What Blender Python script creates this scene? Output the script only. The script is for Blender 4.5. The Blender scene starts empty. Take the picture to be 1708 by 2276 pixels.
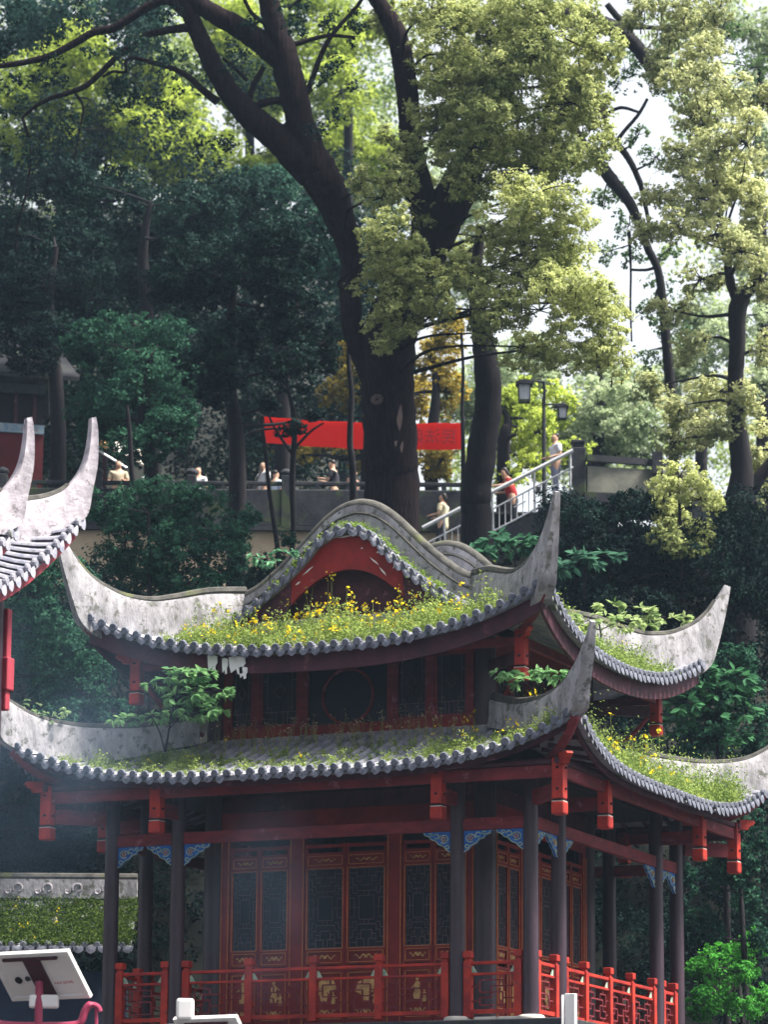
import bpy, bmesh, math, random
import numpy as np
from mathutils import Vector, Matrix
random.seed(7)
RNG = np.random.default_rng(11)
R = math.radians
SC = bpy.context.scene
COL = SC.collection

# ------------------------------------------------------------------ camera
YAW, PITCH, ROLL = -0.4175, 0.2129, 0.0068
CAM = Vector((22.933, -58.024, -4.745))
FPX = 8086.0
cf = Vector((math.sin(YAW)*math.cos(PITCH), math.cos(YAW)*math.cos(PITCH), math.sin(PITCH)))
r0 = Vector((math.cos(YAW), -math.sin(YAW), 0)); u0 = r0.cross(cf)
cr = r0*math.cos(ROLL) + u0*math.sin(ROLL)
cu = -r0*math.sin(ROLL) + u0*math.cos(ROLL)
cd = bpy.data.cameras.new("camera"); cam = bpy.data.objects.new("camera", cd); COL.objects.link(cam)
cd.sensor_fit = 'HORIZONTAL'; cd.sensor_width = 36.0; cd.lens = FPX/1708*36.0
cd.dof.use_dof = True; cd.dof.focus_distance = 62.0; cd.dof.aperture_fstop = 2.4
cd.clip_start = 0.5; cd.clip_end = 3000
M = Matrix((cr, cu, -cf)).transposed().to_4x4(); M.translation = CAM
cam.matrix_world = M
SC.camera = cam
# ------------------------------------------------------------------ sky, sun, exposure
SUN_EL, SUN_AZ = R(60), R(78)     # azimuth measured from +Y towards +X
w = bpy.data.worlds.new("World"); SC.world = w; w.use_nodes = True
nt = w.node_tree; bg = nt.nodes['Background']
sk = nt.nodes.new('ShaderNodeTexSky'); sk.sky_type = 'NISHITA'; sk.sun_disc = False
sk.sun_elevation = SUN_EL; sk.sun_rotation = SUN_AZ
sk.dust_density = 4.0; sk.air_density = 1.2; sk.ozone_density = 1.6
hs = nt.nodes.new('ShaderNodeHueSaturation'); hs.inputs['Saturation'].default_value = .20
nt.links.new(sk.outputs[0], hs.inputs['Color']); nt.links.new(hs.outputs[0], bg.inputs[0]); bg.inputs[1].default_value = 0.10
sl = bpy.data.lights.new("sun", 'SUN'); sun = bpy.data.objects.new("sun", sl); COL.objects.link(sun)
sl.energy = 4.3; sl.angle = R(12); sl.color = (1.0, 0.94, 0.82)
sd = Vector((math.sin(SUN_AZ)*math.cos(SUN_EL), math.cos(SUN_AZ)*math.cos(SUN_EL), math.sin(SUN_EL)))
sun.rotation_euler = sd.to_track_quat('Z', 'Y').to_euler()
vs = SC.view_settings; vs.view_transform = 'Standard'; vs.look = 'None'; vs.gamma = 1; vs.use_curve_mapping = False
vs.exposure = 1.62
SC.cycles.max_bounces = 6; SC.cycles.transparent_max_bounces = 8

# ------------------------------------------------------------------ helpers
def V(px, py, d):
    """world point seen at photo pixel px,py at distance d along the view axis (used to survey where things stand)"""
    return CAM + (cf + cr*((px-854)/FPX) - cu*((py-1138)/FPX))*d
def onY(px, py, Y):
    d = cf + cr*((px-854)/FPX) - cu*((py-1138)/FPX); return CAM + d*((Y-CAM.y)/d.y)

def tag(o, label=None, cat=None, group=None, kind=None):
    if label: o['label'] = label
    if cat: o['category'] = cat
    if group: o['group'] = group
    if kind: o['kind'] = kind
    return o
def empty(name, loc=(0, 0, 0), rz=0, label=None, cat=None, group=None):
    o = bpy.data.objects.new(name, None); COL.objects.link(o); o.location = loc; o.rotation_euler = (0, 0, rz)
    o.empty_display_size = .3
    return tag(o, label, cat, group)

class MB:
    def __init__(s): s.v = []; s.f = []
    def add(s, vs, fs):
        n = len(s.v); s.v.extend([tuple(p) for p in vs]); s.f.extend([tuple(i+n for i in f) for f in fs])
    def box(s, x0, x1, y0, y1, z0, z1):
        s.add([(x0,y0,z0),(x1,y0,z0),(x1,y1,z0),(x0,y1,z0),(x0,y0,z1),(x1,y0,z1),(x1,y1,z1),(x0,y1,z1)],
              [(3,2,1,0),(4,5,6,7),(0,1,5,4),(1,2,6,5),(2,3,7,6),(3,0,4,7)])
    def obox(s, c, ax, ay, az):
        c = Vector(c); ax = Vector(ax); ay = Vector(ay); az = Vector(az)
        P = [c+ax*i+ay*j+az*k for k in (-1,1) for i,j in ((-1,-1),(1,-1),(1,1),(-1,1))]
        s.add(P, [(3,2,1,0),(4,5,6,7),(0,1,5,4),(1,2,6,5),(2,3,7,6),(3,0,4,7)])
    def bar(s, a, b, w, h=None, up=(0,0,1)):
        a = Vector(a); b = Vector(b); h = h or w; d = b-a; L = d.length
        if L < 1e-6: return
        d /= L; up = Vector(up)
        x = d.cross(up)
        if x.length < 1e-4: x = d.cross(Vector((1,0,0)))
        x.normalize(); y = x.cross(d)
        s.obox((a+b)/2, x*(w/2), y*(h/2), d*(L/2))
    def tube(s, pts, rad, n=10, cap=True):
        pts = [Vector(p) for p in pts]; m = len(pts)
        if not hasattr(rad, '__len__'): rad = [rad]*m
        base = len(s.v); prev = None
        for i, p in enumerate(pts):
            t = (pts[min(i+1,m-1)]-pts[max(i-1,0)]).normalized()
            if prev is None:
                x = t.cross(Vector((0,0,1)))
                if x.length < .05: x = t.cross(Vector((1,0,0)))
            else: x = prev - t*prev.dot(t)
            x.normalize(); y = t.cross(x); prev = x
            for k in range(n):
                a = 2*math.pi*k/n
                s.v.append(tuple(p + (x*math.cos(a)+y*math.sin(a))*rad[i]))
        for i in range(m-1):
            for k in range(n):
                a = base+i*n+k; b = base+i*n+(k+1)%n
                s.f.append((a, b, b+n, a+n))
        if cap:
            s.f.append(tuple(base+k for k in range(n))[::-1]); s.f.append(tuple(base+(m-1)*n+k for k in range(n)))
    def cyl(s, x, y, z0, z1, r0, r1=None, n=20):
        s.tube([(x,y,z0),(x,y,z1)], [r0, r0 if r1 is None else r1], n)
    def lathe(s, x, y, prof, n=20):
        s.tube([(x,y,z) for z,_ in prof], [r for _,r in prof], n)
    def poly(s, pts, th):
        """flat polygon (list of 3D) extruded by vector th"""
        th = Vector(th); P = [Vector(p) for p in pts]; n = len(P)
        s.add(P+[p+th for p in P], [tuple(range(n))[::-1], tuple(range(n,2*n))]+[(i,(i+1)%n,(i+1)%n+n,i+n) for i in range(n)])
    def build(s, name, mat, parent=None, smooth=False, kind=None, label=None, bevel=0):
        me = bpy.data.meshes.new(name); me.from_pydata(s.v, [], s.f); me.update()
        bm = bmesh.new(); bm.from_mesh(me); bmesh.ops.recalc_face_normals(bm, faces=bm.faces); bm.to_mesh(me); bm.free()
        if mat: me.materials.append(mat)
        o = bpy.data.objects.new(name, me); COL.objects.link(o)
        if parent: o.parent = parent
        if smooth:
            me.polygons.foreach_set('use_smooth', [True]*len(me.polygons))
            try: me.set_sharp_from_angle(angle=R(42))
            except Exception: pass
        if bevel:
            b = o.modifiers.new('bevel','BEVEL'); b.width = bevel; b.segments = 2; b.limit_method = 'ANGLE'
        if kind: o['kind'] = kind
        if label: o['label'] = label
        return o

def copy_tree(o, parent=None):
    c = o.copy(); COL.objects.link(c); c.parent = parent
    for ch in list(o.children): copy_tree(ch, c)
    return c

# ------------------------------------------------------------------ materials
def mat(name, c1, c2=None, scale=3, rough=.7, bump=0, bscale=20, spec=.3, c3=None, c3s=1.2, c3t=.55, streak=None, metallic=0, bdist=.02):
    m = bpy.data.materials.new(name); m.use_nodes = True; n = m.node_tree; L = n.links
    p = n.nodes['Principled BSDF']; p.inputs['Roughness'].default_value = rough
    p.inputs['Specular IOR Level'].default_value = spec; p.inputs['Metallic'].default_value = metallic
    tc = n.nodes.new('ShaderNodeTexCoord'); src = tc.outputs['Object']
    if streak:
        mp = n.nodes.new('ShaderNodeMapping'); mp.inputs['Scale'].default_value = streak; L.new(src, mp.inputs[0]); srcS = mp.outputs[0]
    else: srcS = src
    def nz(s, det=6, src_=None):
        t = n.nodes.new('ShaderNodeTexNoise'); t.inputs['Scale'].default_value = s; t.inputs['Detail'].default_value = det
        t.inputs['Roughness'].default_value = .65; L.new(src_ or src, t.inputs['Vector']); return t.outputs[0]
    def ramp(i, a, b, lo=.35, hi=.65):
        r = n.nodes.new('ShaderNodeValToRGB'); r.color_ramp.elements[0].position = lo; r.color_ramp.elements[1].position = hi
        r.color_ramp.elements[0].color = (*a,1); r.color_ramp.elements[1].color = (*b,1); L.new(i, r.inputs[0]); return r.outputs[0]
    if c2 is None: c2 = tuple(x*.7 for x in c1)
    col = ramp(nz(scale, 6, srcS), c1, c2)
    if c3:
        mx = n.nodes.new('ShaderNodeMix'); mx.data_type = 'RGBA'
        L.new(ramp(nz(c3s), (0,0,0), (1,1,1), c3t, c3t+.08), mx.inputs['Factor']); L.new(col, mx.inputs[6]); mx.inputs[7].default_value = (*c3,1)
        col = mx.outputs[2]
    L.new(col, p.inputs['Base Color'])
    if bump:
        b = n.nodes.new('ShaderNodeBump'); b.inputs['Strength'].default_value = bump; b.inputs['Distance'].default_value = bdist
        L.new(nz(bscale, 8, srcS), b.inputs['Height']); L.new(b.outputs[0], p.inputs['Normal'])
    return m

def leafmat(name, dark, light, trans=.35, rough=.5):
    m = bpy.data.materials.new(name); m.use_nodes = True; n = m.node_tree; L = n.links
    for x in list(n.nodes): n.nodes.remove(x)
    out = n.nodes.new('ShaderNodeOutputMaterial')
    at = n.nodes.new('ShaderNodeAttribute'); at.attribute_name = 'tint'
    r = n.nodes.new('ShaderNodeValToRGB'); r.color_ramp.elements[0].color = (*dark,1); r.color_ramp.elements[1].color = (*light,1)
    L.new(at.outputs['Fac'], r.inputs[0])
    d = n.nodes.new('ShaderNodeBsdfPrincipled'); d.inputs['Roughness'].default_value = .7; d.inputs['Specular IOR Level'].default_value = .07
    t = n.nodes.new('ShaderNodeBsdfTranslucent'); mx = n.nodes.new('ShaderNodeMixShader'); mx.inputs[0].default_value = trans
    L.new(r.outputs[0], d.inputs['Base Color']); L.new(r.outputs[0], t.inputs[0])
    L.new(d.outputs[0], mx.inputs[1]); L.new(t.outputs[0], mx.inputs[2]); L.new(mx.outputs[0], out.inputs[0])
    return m

m_tile = mat('roof_tile', (.16,.165,.21), (.32,.315,.36), 5, .75, .4, 30, c3=(.085,.095,.06), c3s=1.5, c3t=.55)
m_tileend = mat('tile_end', (.16,.17,.22), (.05,.055,.08), 9, .7, .5, 40)
m_plaster = mat('ridge_plaster', (.40,.385,.42), (.18,.175,.19), 2.8, .88, 1.0, 9, c3=(.12,.12,.11), c3s=5.5, c3t=.54, streak=(1.6,1.6,.7))
m_ridgecap = mat('ridge_cap', (.035,.035,.033), (.10,.095,.088), 5, .9, .5, 25, c3=(.10,.11,.05), c3s=1.3, c3t=.6)
m_red = mat('red_paint', (.48,.036,.018), (.22,.014,.014), 2.2, .6, .3, 40, c3=(.22,.03,.03), c3s=6, c3t=.58)
m_redold = mat('aged_red_paint', (.22,.026,.034), (.11,.014,.02), 2.5, .65, .3, 30, c3=(.30,.10,.13), c3s=4, c3t=.60, streak=(1,1,3))
m_redgable = mat('gable_red_paint', (.29,.015,.011), (.17,.009,.008), 3, .55, .25, 25, c3=(.55,.35,.33), c3s=4.5, c3t=.70)
m_maroon = mat('maroon_paint', (.080,.020,.034), (.036,.010,.018), 3, .65, .2, 30, c3=(.15,.05,.065), c3s=3.5, c3t=.6)
m_pillar = mat('dark_lacquer_pillar', (.050,.028,.044), (.028,.016,.027), 2, .45, .2, 30, spec=.45, streak=(4,4,.6))
m_dark = mat('dark_interior_wood', (.012,.010,.014), (.008,.007,.010), 3, .8)
m_gold = mat('gilt_carving', (.70,.44,.16), (.42,.20,.06), 9, .45, .4, 50, spec=.6)
m_goldline = mat('gilt_line', (.62,.22,.06), (.42,.12,.04), 6, .5)
m_lat = mat('window_lattice', (.17,.12,.14), (.10,.07,.09), 5, .6)
m_doorred = mat('door_red', (.25,.016,.015), (.15,.010,.011), 2.5, .5, .1, 30)
m_blue = mat('painted_blue', (.03,.16,.55), (.02,.10,.38), 7, .55)
m_pale = mat('pale_scroll_paint', (.50,.60,.50), (.18,.32,.24), 10, .6)
m_stone = mat('pale_stone', (.58,.54,.50), (.42,.39,.37), 4, .8, .3, 30)
m_stoned = mat('dark_stone', (.018,.020,.028), (.040,.041,.050), 2.5, .9, .5, 14, c3=(.05,.065,.035), c3s=1.5)
m_wallbeige = mat('beige_wall_plaster', (.50,.40,.29), (.40,.31,.22), 2, .9, .2, 12)
m_bark = mat('dark_bark', (.014,.010,.014), (.005,.004,.007), 5, .9, 1.0, 12, streak=(2.5,2.5,.5), c3=(.035,.032,.03), c3s=2, c3t=.62)
m_bark2 = mat('grey_brown_bark', (.022,.012,.014), (.006,.004,.006), 4, .95, 1.0, 5, bdist=.12, spec=.1, streak=(3,3,.4), c3=(.11,.085,.08), c3s=1.6, c3t=.68)
m_soil = mat('hillside_soil', (.012,.013,.010), (.007,.009,.006), .8, .95, .5, 4)
m_pave = mat('paving', (.060,.058,.060), (.040,.039,.040), 1.5, .85, .3, 8)
m_steel = mat('brushed_steel', (.72,.73,.78), (.6,.61,.66), 6, .4, metallic=.1, spec=.6)
m_white = mat('white_panel', (.80,.79,.80), (.72,.70,.73), 2, .5)
m_pink = mat('faded_red_steel', (.34,.045,.10), (.27,.03,.075), 4, .4)
m_glass = mat('dark_pane', (.010,.014,.024), (.007,.010,.018), 2, .4, spec=.25)

# ------------------------------------------------------------------ foliage
def leaf_object(name, C, N, S, tint, mt, parent=None, aspect=.55, fold=.18):
    """C centres (n,3), N unit normals, S sizes, tint (n); every leaf two folded triangles pairs"""
    n = len(C)
    if n == 0: return None
    A = RNG.normal(size=(n,3)); A -= N*np.sum(A*N, 1, keepdims=True); A /= np.linalg.norm(A, axis=1, keepdims=True)+1e-9
    B = np.cross(N, A); S = np.asarray(S)[:,None]
    W = B*S*aspect*.5; LN = A*S*.5; F = N*S*fold
    v = np.stack([C-LN, C+W+F-LN*.05, C+LN, C-W+F-LN*.05], 1).reshape(-1,3)
    me = bpy.data.meshes.new(name)
    me.vertices.add(4*n); me.vertices.foreach_set('co', v.astype(np.float32).ravel())
    idx = np.arange(n)[:,None]*4
    tri = np.concatenate([idx+np.array([[0,1,2]]), idx+np.array([[0,2,3]])], 1).reshape(-1)
    me.loops.add(6*n); me.loops.foreach_set('vertex_index', tri.astype(np.int32))
    me.polygons.add(2*n); me.polygons.foreach_set('loop_start', (np.arange(2*n)*3).astype(np.int32))
    try: me.polygons.foreach_set('loop_total', np.full(2*n, 3, np.int32))
    except Exception: pass
    a = me.attributes.new('tint', 'FLOAT', 'POINT'); a.data.foreach_set('value', np.repeat(np.clip(tint,0,1), 4).astype(np.float32))
    me.update(calc_edges=True); me.validate()
    me.materials.append(mt)
    o = bpy.data.objects.new(name, me); COL.objects.link(o)
    if parent: o.parent = parent
    return o

def clump_leaves(c, rad, n, size, tint0=.5, twigs=22, flat=.75):
    """sprays: leaves gather round twig ends spread over an uneven ellipsoid, with gaps between the sprays"""
    c = np.array(c); rad = np.array(rad)
    d = RNG.normal(size=(twigs,3)); d /= np.linalg.norm(d, axis=1, keepdims=True)
    rr = RNG.uniform(.30, 1.10, (twigs,1))**.45
    tw = c + d*rad*rr
    ts = RNG.uniform(.09,.21,(twigs,1))*rad.mean()
    k = RNG.integers(0, twigs, n)
    off = RNG.normal(size=(n,3))*ts[k]*np.array([1,1,flat])
    P = tw[k]+off
    N = d[k]*.85 + RNG.normal(size=(n,3))*.5 + np.array([0,0,.45]); N /= np.linalg.norm(N, axis=1, keepdims=True)
    tt = RNG.uniform(-.22,.22,twigs)
    T = tint0 + tt[k] + RNG.normal(size=n)*.14
    return P, N, RNG.uniform(.7,1.3,n)*size, T

def foliage(name, clumps, size, mt, parent, dens=1.0, flat=.75):
    """clumps: (centre, (rx,ry,rz), tint)"""
    Cs=[];Ns=[];Ss=[];Ts=[]
    for c, rad, t in clumps:
        area = (rad[0]*rad[1]*rad[2])**(2/3)
        n = int(dens*area*8.5/(size*size))
        tw = int(max(14, 26*area/.2))
        P,N,S,T = clump_leaves(c, rad, max(n,30), size, t, min(tw,220), flat)
        Cs.append(P);Ns.append(N);Ss.append(S);Ts.append(T)
    return leaf_object(name, np.concatenate(Cs), np.concatenate(Ns), np.concatenate(Ss), np.concatenate(Ts), mt, parent)

def smooth_path(pts, n=4):
    P = [Vector(p) for p in pts]; out = []
    for i in range(len(P)-1):
        p0 = P[max(i-1,0)]; p1 = P[i]; p2 = P[i+1]; p3 = P[min(i+2,len(P)-1)]
        for k in range(n):
            t = k/n
            out.append(.5*((2*p1)+(p2-p0)*t+(2*p0-5*p1+4*p2-p3)*t*t+(3*p1-p0-3*p2+p3)*t**3))
    out.append(P[-1]); return out
def limb(mb, pts, radii, sub=4, n=9, wob=.06):
    wob *= .35; sub = sub+2; n = n+2
    P = smooth_path(pts, sub); m = len(P)
    rr = np.interp(np.linspace(0, len(radii)-1, m), range(len(radii)), radii)
    P = [p + Vector(RNG.normal(size=3))*wob*r for p, r in zip(P, rr)]
    mb.tube(P, [r*(1+RNG.normal()*.012) for r in rr], n)
    return P, rr
def twig(mb, a, b, r, sag=.12):
    a = Vector(a); b = Vector(b); L = (b-a).length
    mid = (a+b)/2 + Vector(RNG.normal(size=3))*L*.10 + Vector((0,0,-sag*L*.3))
    limb(mb, [a, mid, b], [r, r*.6, r*.25], 4, 5, .2)

# ------------------------------------------------------------------ terrain
HF = Vector((math.sin(YAW), math.cos(YAW), 0)); HR = Vector((math.cos(YAW), -math.sin(YAW), 0))
CG = Vector((CAM.x, CAM.y, 0))
def sl_of(x, y):
    q = Vector((x, y, 0)) - CG; return q.dot(HF), q.dot(HR)
def at_sl(s, l, z=0): 
    p = CG + HF*s + HR*l; return Vector((p.x, p.y, z))
def sstep(a, b, x):
    t = min(1, max(0, (x-a)/(b-a))); return t*t*(3-2*t)
def ground(s, l):
    z = -6.35 + 4.85*sstep(36, 47, s)
    z += (12.0+1.5)*min(1, max(0, (s-75)/11.5))
    z += 2.45*sstep(89.95, 90.35, s)
    if s > 101:
        left = sstep(8, -6, l)
        z += left*min(60, (s-101)*.42) - (1-left)*min(10,(s-101)*.08)
    return z + .12*math.sin(s*.9+l*.5)*sstep(72,80,s)*(1-sstep(86,88,s))
def gz(p): s, l = sl_of(p[0], p[1]); return ground(s, l)
ss = sorted(set(list(np.linspace(-60, 34, 12))+list(np.linspace(35, 48, 14))+list(np.linspace(49, 74, 10))+list(np.linspace(75, 89.8, 38))+[89.95,90.05,90.15,90.25,90.35]+list(np.linspace(91, 100, 20))+list(np.linspace(102, 200, 30))+[260, 400, 700, 1100]))
ll = sorted(set([-900,-500,-300,-180,-110,-70]+list(np.linspace(-50, 50, 81))+[70,110,180,300,500,900]))
v = [tuple(at_sl(s, l, ground(s, l))) for s in ss for l in ll]
nl = len(ll); f = [(i*nl+j, i*nl+j+1, (i+1)*nl+j+1, (i+1)*nl+j) for i in range(len(ss)-1) for j in range(nl-1)]
g = MB(); g.v = v; g.f = f
g.build('ground', m_soil, kind='structure', smooth=True)
pv = MB(); 
for k in range(1): pv.poly([at_sl(47.5,-25,-1.49), at_sl(47.5,25,-1.49), at_sl(74.5,25,-1.49), at_sl(74.5,-25,-1.49)], (0,0,.03))
pv.build('paved_court', m_pave, kind='structure')

# ------------------------------------------------------------------ pavilion
W_, D_ = 8.14, 7.54
class Roof:
    def __init__(s, cx, cy, hx, hy, om, oc, zm, lift, L, p, zb, ins, rot=0):
        s.__dict__.update(cx=cx, cy=cy, hx=hx, hy=hy, om=om, oc=oc, zm=zm, lift=lift, L=L, p=p, zb=zb, ins=ins)
        s.c, s.s_ = math.cos(rot), math.sin(rot)
    def h(s, k): return s.hx if k in (0, 2) else s.hy
    def u(s, k, a): return max(0., 1-(s.h(k)+s.oc-abs(a))/s.L)**s.p
    def oe(s, k, a): return s.om + (s.oc-s.om)*s.u(k, a)
    def z(s, k, a, o): 
        fall = min(1.25, max(0, (o+s.ins)/(s.om+s.ins)))
        return s.zb(o) + s.lift*s.u(k, a)*fall
    def xy(s, x, y): return (s.cx + x*s.c - y*s.s_, s.cy + x*s.s_ + y*s.c)
    def P(s, k, a, o, dz=0):
        z = s.z(k, a, o)+dz
        x, y = {0:(a, -s.hy-o), 1:(s.hx+o, a), 2:(-a, s.hy+o), 3:(-s.hx-o, -a)}[k]
        x, y = s.xy(x, y); return Vector((x, y, z))
    def out(s, k):
        x, y = {0:(0,-1),1:(1,0),2:(0,1),3:(-1,0)}[k]; return Vector((x*s.c-y*s.s_, x*s.s_+y*s.c, 0))
    def along(s, k):
        x, y = {0:(1,0),1:(0,1),2:(-1,0),3:(0,-1)}[k]; return Vector((x*s.c-y*s.s_, x*s.s_+y*s.c, 0))
    def oin(s, k, a, extra=0): return max(-s.ins-extra, abs(a)-s.h(k))
    def surface(s, sides=(0,1,2,3), th=.09):
        mb = MB()
        for k in sides:
            hh = s.h(k)+s.oc; NA, NO = 72, 9
            As = [hh*math.sin(math.pi/2*(i/NA*2-1)) for i in range(NA+1)]
            top = []; 
            for a in As:
                e = s.oe(k, a); i_ = min(e, s.oin(k, a))
                top.append([s.P(k, a, e+(i_-e)*j/NO) for j in range(NO+1)])
            nb = len(mb.v)
            for row in top:
                for q in row: mb.v.append(tuple(q))
            for row in top:
                for q in row: mb.v.append((q.x, q.y, q.z-th))
            n2 = (NA+1)*(NO+1)
            for i in range(NA):
                for j in range(NO):
                    a = nb+i*(NO+1)+j; b = a+NO+1
                    mb.f.append((a, b, b+1, a+1)); mb.f.append((a+n2, a+1+n2, b+1+n2, b+n2))
                a = nb+i*(NO+1); b = a+NO+1
                mb.f.append((a, a+n2, b+n2, b))
        return mb
    def rows(s, k, pitch=.23):
        hh = s.h(k)+s.oc-.16; n = int(hh/pitch); return [pitch*i for i in range(-n, n+1)], pitch
    def tiles(s, sides=(0,1,2,3), pitch=.23, extra=0):
        """long round cover tiles running down the slope"""
        mb = MB()
        for k in sides:
            al = s.along(k); A, p = s.rows(k, pitch)
            for a in A:
                e = s.oe(k, a)+.03; i_ = s.oin(k, a)-.0
                if e-i_ < .12: continue
                n = max(3, int((e-i_)/.28)); base = len(mb.v); m = 6
                for j in range(n+1):
                    o = e+(i_-e)*j/n; q = s.P(k, a, min(o, s.oe(k,a)+.03)); r = .068*(1+.10*((j%2)*2-1)*.4) + .002*random.random()
                    for t in range(m):
                        an = math.pi*t/(m-1)
                        v_ = q + al*(math.cos(an)*r) + Vector((0,0,math.sin(an)*r*.95+.004)); mb.v.append(tuple(v_))
                for j in range(n):
                    for t in range(m-1):
                        x = base+j*m+t; mb.f.append((x, x+1, x+1+m, x+m))
                mb.f.append(tuple(base+t for t in range(m)))
        return mb
    def ends(s, sides=(0,1,2,3), pitch=.23):
        """round end tiles and pointed drip tiles along the eave"""
        mb = MB()
        for k in sides:
            al = s.along(k); ou = s.out(k); A, p = s.rows(k, pitch)
            for a in A:
                q = s.P(k, a, s.oe(k, a))+ou*.045; disc(mb, q+Vector((0,0,.04)), ou, al, .080*random.uniform(.93,1.06))
                b = a+p/2
                if abs(b) > s.h(k)+s.oc-.14: continue
                if random.random() < .04: continue
                q = s.P(k, b, s.oe(k, b))+ou*.03
                # slope of eave here
                q2 = s.P(k, b+.05, s.oe(k, b+.05))+ou*.03; t = (q2-q).normalized()
                drip(mb, q+Vector((0,0,.01)), ou, t, .088, .150*random.uniform(.85,1.12))
        return mb
    def fascia(s, sides, inset, dz0, dz1, th=.06, n=60):
        mb = MB()
        for k in sides:
            hh = s.h(k)+s.oc; ou = s.out(k)
            prev = None
            for i in range(n+1):
                a = -hh*.985+2*hh*.985*i/n
                e = s.oe(k, a)-inset
                if abs(a) > s.h(k)+e: a = math.copysign(s.h(k)+e, a)
                q = s.P(k, a, e)
                cur = [q+Vector((0,0,dz0)), q+Vector((0,0,dz1)), q-ou*th+Vector((0,0,dz1)), q-ou*th+Vector((0,0,dz0))]
                nb = len(mb.v)
                for c_ in cur: mb.v.append(tuple(c_))
                if prev is not None:
                    for t in range(4): mb.f.append((prev+t, prev+(t+1)%4, nb+(t+1)%4, nb+t))
                prev = nb
        return mb
    def diag(s, c, q, z):
        sx, sy = [(1,-1),(1,1),(-1,1),(-1,-1)][c]
        x, y = s.xy(sx*(s.hx+q), sy*(s.hy+q)); return Vector((x, y, z))
    def ddir(s, c):
        sx, sy = [(1,-1),(1,1),(-1,1),(-1,-1)][c]; d = Vector((sx*s.c-sy*s.s_, sx*s.s_+sy*s.c, 0)); return d.normalized()
def disc(mb, q, ou, al, r, th=.035, n=10):
    c = [q + al*math.cos(2*math.pi*i/n)*r + Vector((0,0,math.sin(2*math.pi*i/n)*r)) for i in range(n)]
    c2 = [q + ou*th*.6 + (x-q)*.78 for x in c]
    nb = len(mb.v)
    for x in c: mb.v.append(tuple(x-ou*th))
    for x in c: mb.v.append(tuple(x))
    for x in c2: mb.v.append(tuple(x))
    for k in (0, n):
        for i in range(n): mb.f.append((nb+k+i, nb+k+(i+1)%n, nb+k+n+(i+1)%n, nb+k+n+i))
    mb.f.append(tuple(nb+2*n+i for i in range(n)))
def drip(mb, q, ou, t, hw, dp, th=.02):
    dn = Vector((0,0,-1)) + ou*.25
    pr = [(-1,.12),(-1.0,-.32),(-.86,-.62),(-.5,-.86),(0,-1),(.5,-.86),(.86,-.62),(1.0,-.32),(1,.12),(.5,-.02),(0,-.07),(-.5,-.02)]
    pts = [q + t*(x*hw) + dn*(-y*dp) for x, y in pr]
    nb = len(mb.v); n = len(pts)
    for p in pts: mb.v.append(tuple(p))
    for p in pts: mb.v.append(tuple(p+ou*th))
    ctr = q + dn*(dp*.4)+ou*(th+.012); mb.v.append(tuple(ctr))
    for i in range(n):
        j = (i+1)%n; mb.f.append((nb+i, nb+j, nb+n+j, nb+n+i)); mb.f.append((nb+n+i, nb+n+j, nb+2*n))

def ridge_body(roof, c, st, w_of, name, mt, parent, capname='cap'):
    """st: stations (inner/top (q,z)), (outer/bottom (q,z)) in the diagonal plane; swept with half width"""
    inn = smooth_path([(a[0],0,a[1]) for a,b in st], 4); outp = smooth_path([(b[0],0,b[1]) for a,b in st], 4)
    n = len(inn); mb = MB(); dd = roof.ddir(c); pe = Vector((-dd.y, dd.x, 0)); base = 0
    for i in range(n):
        w2 = w_of(i/(n-1)); a = roof.diag(c, inn[i].x, inn[i].z); b = roof.diag(c, outp[i].x, outp[i].z)
        for p_ in (a+pe*w2*.62, a.lerp(b,.12)+pe*w2, a.lerp(b,.6)+pe*w2*1.06, b+pe*w2*1.35, b-pe*w2*1.35, a.lerp(b,.6)-pe*w2*1.06, a.lerp(b,.12)-pe*w2, a-pe*w2*.62): mb.v.append(tuple(p_))
    for i in range(n-1):
        for t in range(8): mb.f.append((i*8+t, i*8+(t+1)%8, i*8+8+(t+1)%8, i*8+8+t))
    mb.f.append(tuple(range(8))); mb.f.append(tuple((n-1)*8+t for t in range(8)))
    o = mb.build(name, mt, parent, smooth=True)
    return o, inn
def ridge_cap(roof, c, inn, upto, parent):
    mb = MB(); k = int(len(inn)*upto); P = [roof.diag(c, p.x, p.z+.012) for p in inn[:k]]
    wv = [.108*(1-.6*i/max(1,k-1)) for i in range(k)]
    mb.tube(P, wv, 8)
    # thin moulding line under the cap
    mb.tube([p+Vector((0,0,-.13)) for p in P], [x*1.22*.9 for x in wv], 4)
    return mb.build('ridge_cap', m_ridgecap, parent, smooth=True)

pav = empty('pavilion', (0,0,0), 0, 'two-storey red timber pavilion with mossy upturned roofs and a curved gable', 'pavilion')
CX, CY = -W_/2, D_/2
# --- platform
mb = MB(); mb.box(-W_-1.0, 1.0, -1.0, D_+1.0, -1.47, -.30); o = mb.build('platform', m_stoned, pav)
mb = MB(); mb.box(-W_-1.06, 1.06, -1.06, D_+1.06, -.30, -.14); o = mb.build('platform_edge', m_stoned, pav, bevel=.02)
mb = MB()
for i in range(5): mb.box(-5.3, -2.8, -1.07-.32*(i+1), -1.07-.32*i, -1.47, -.14-.25*(i+1))
mb.build('stone_steps', m_stone, pav)
# pale footing blocks under the railing between the right-hand pillars
mb = MB()
for i in range(2): mb.box(-1.02+.44*i, -.61+.44*i, -.10, .10, -.14, -.02)
mb.build('footing_block', m_stone, pav, bevel=.02)
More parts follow.
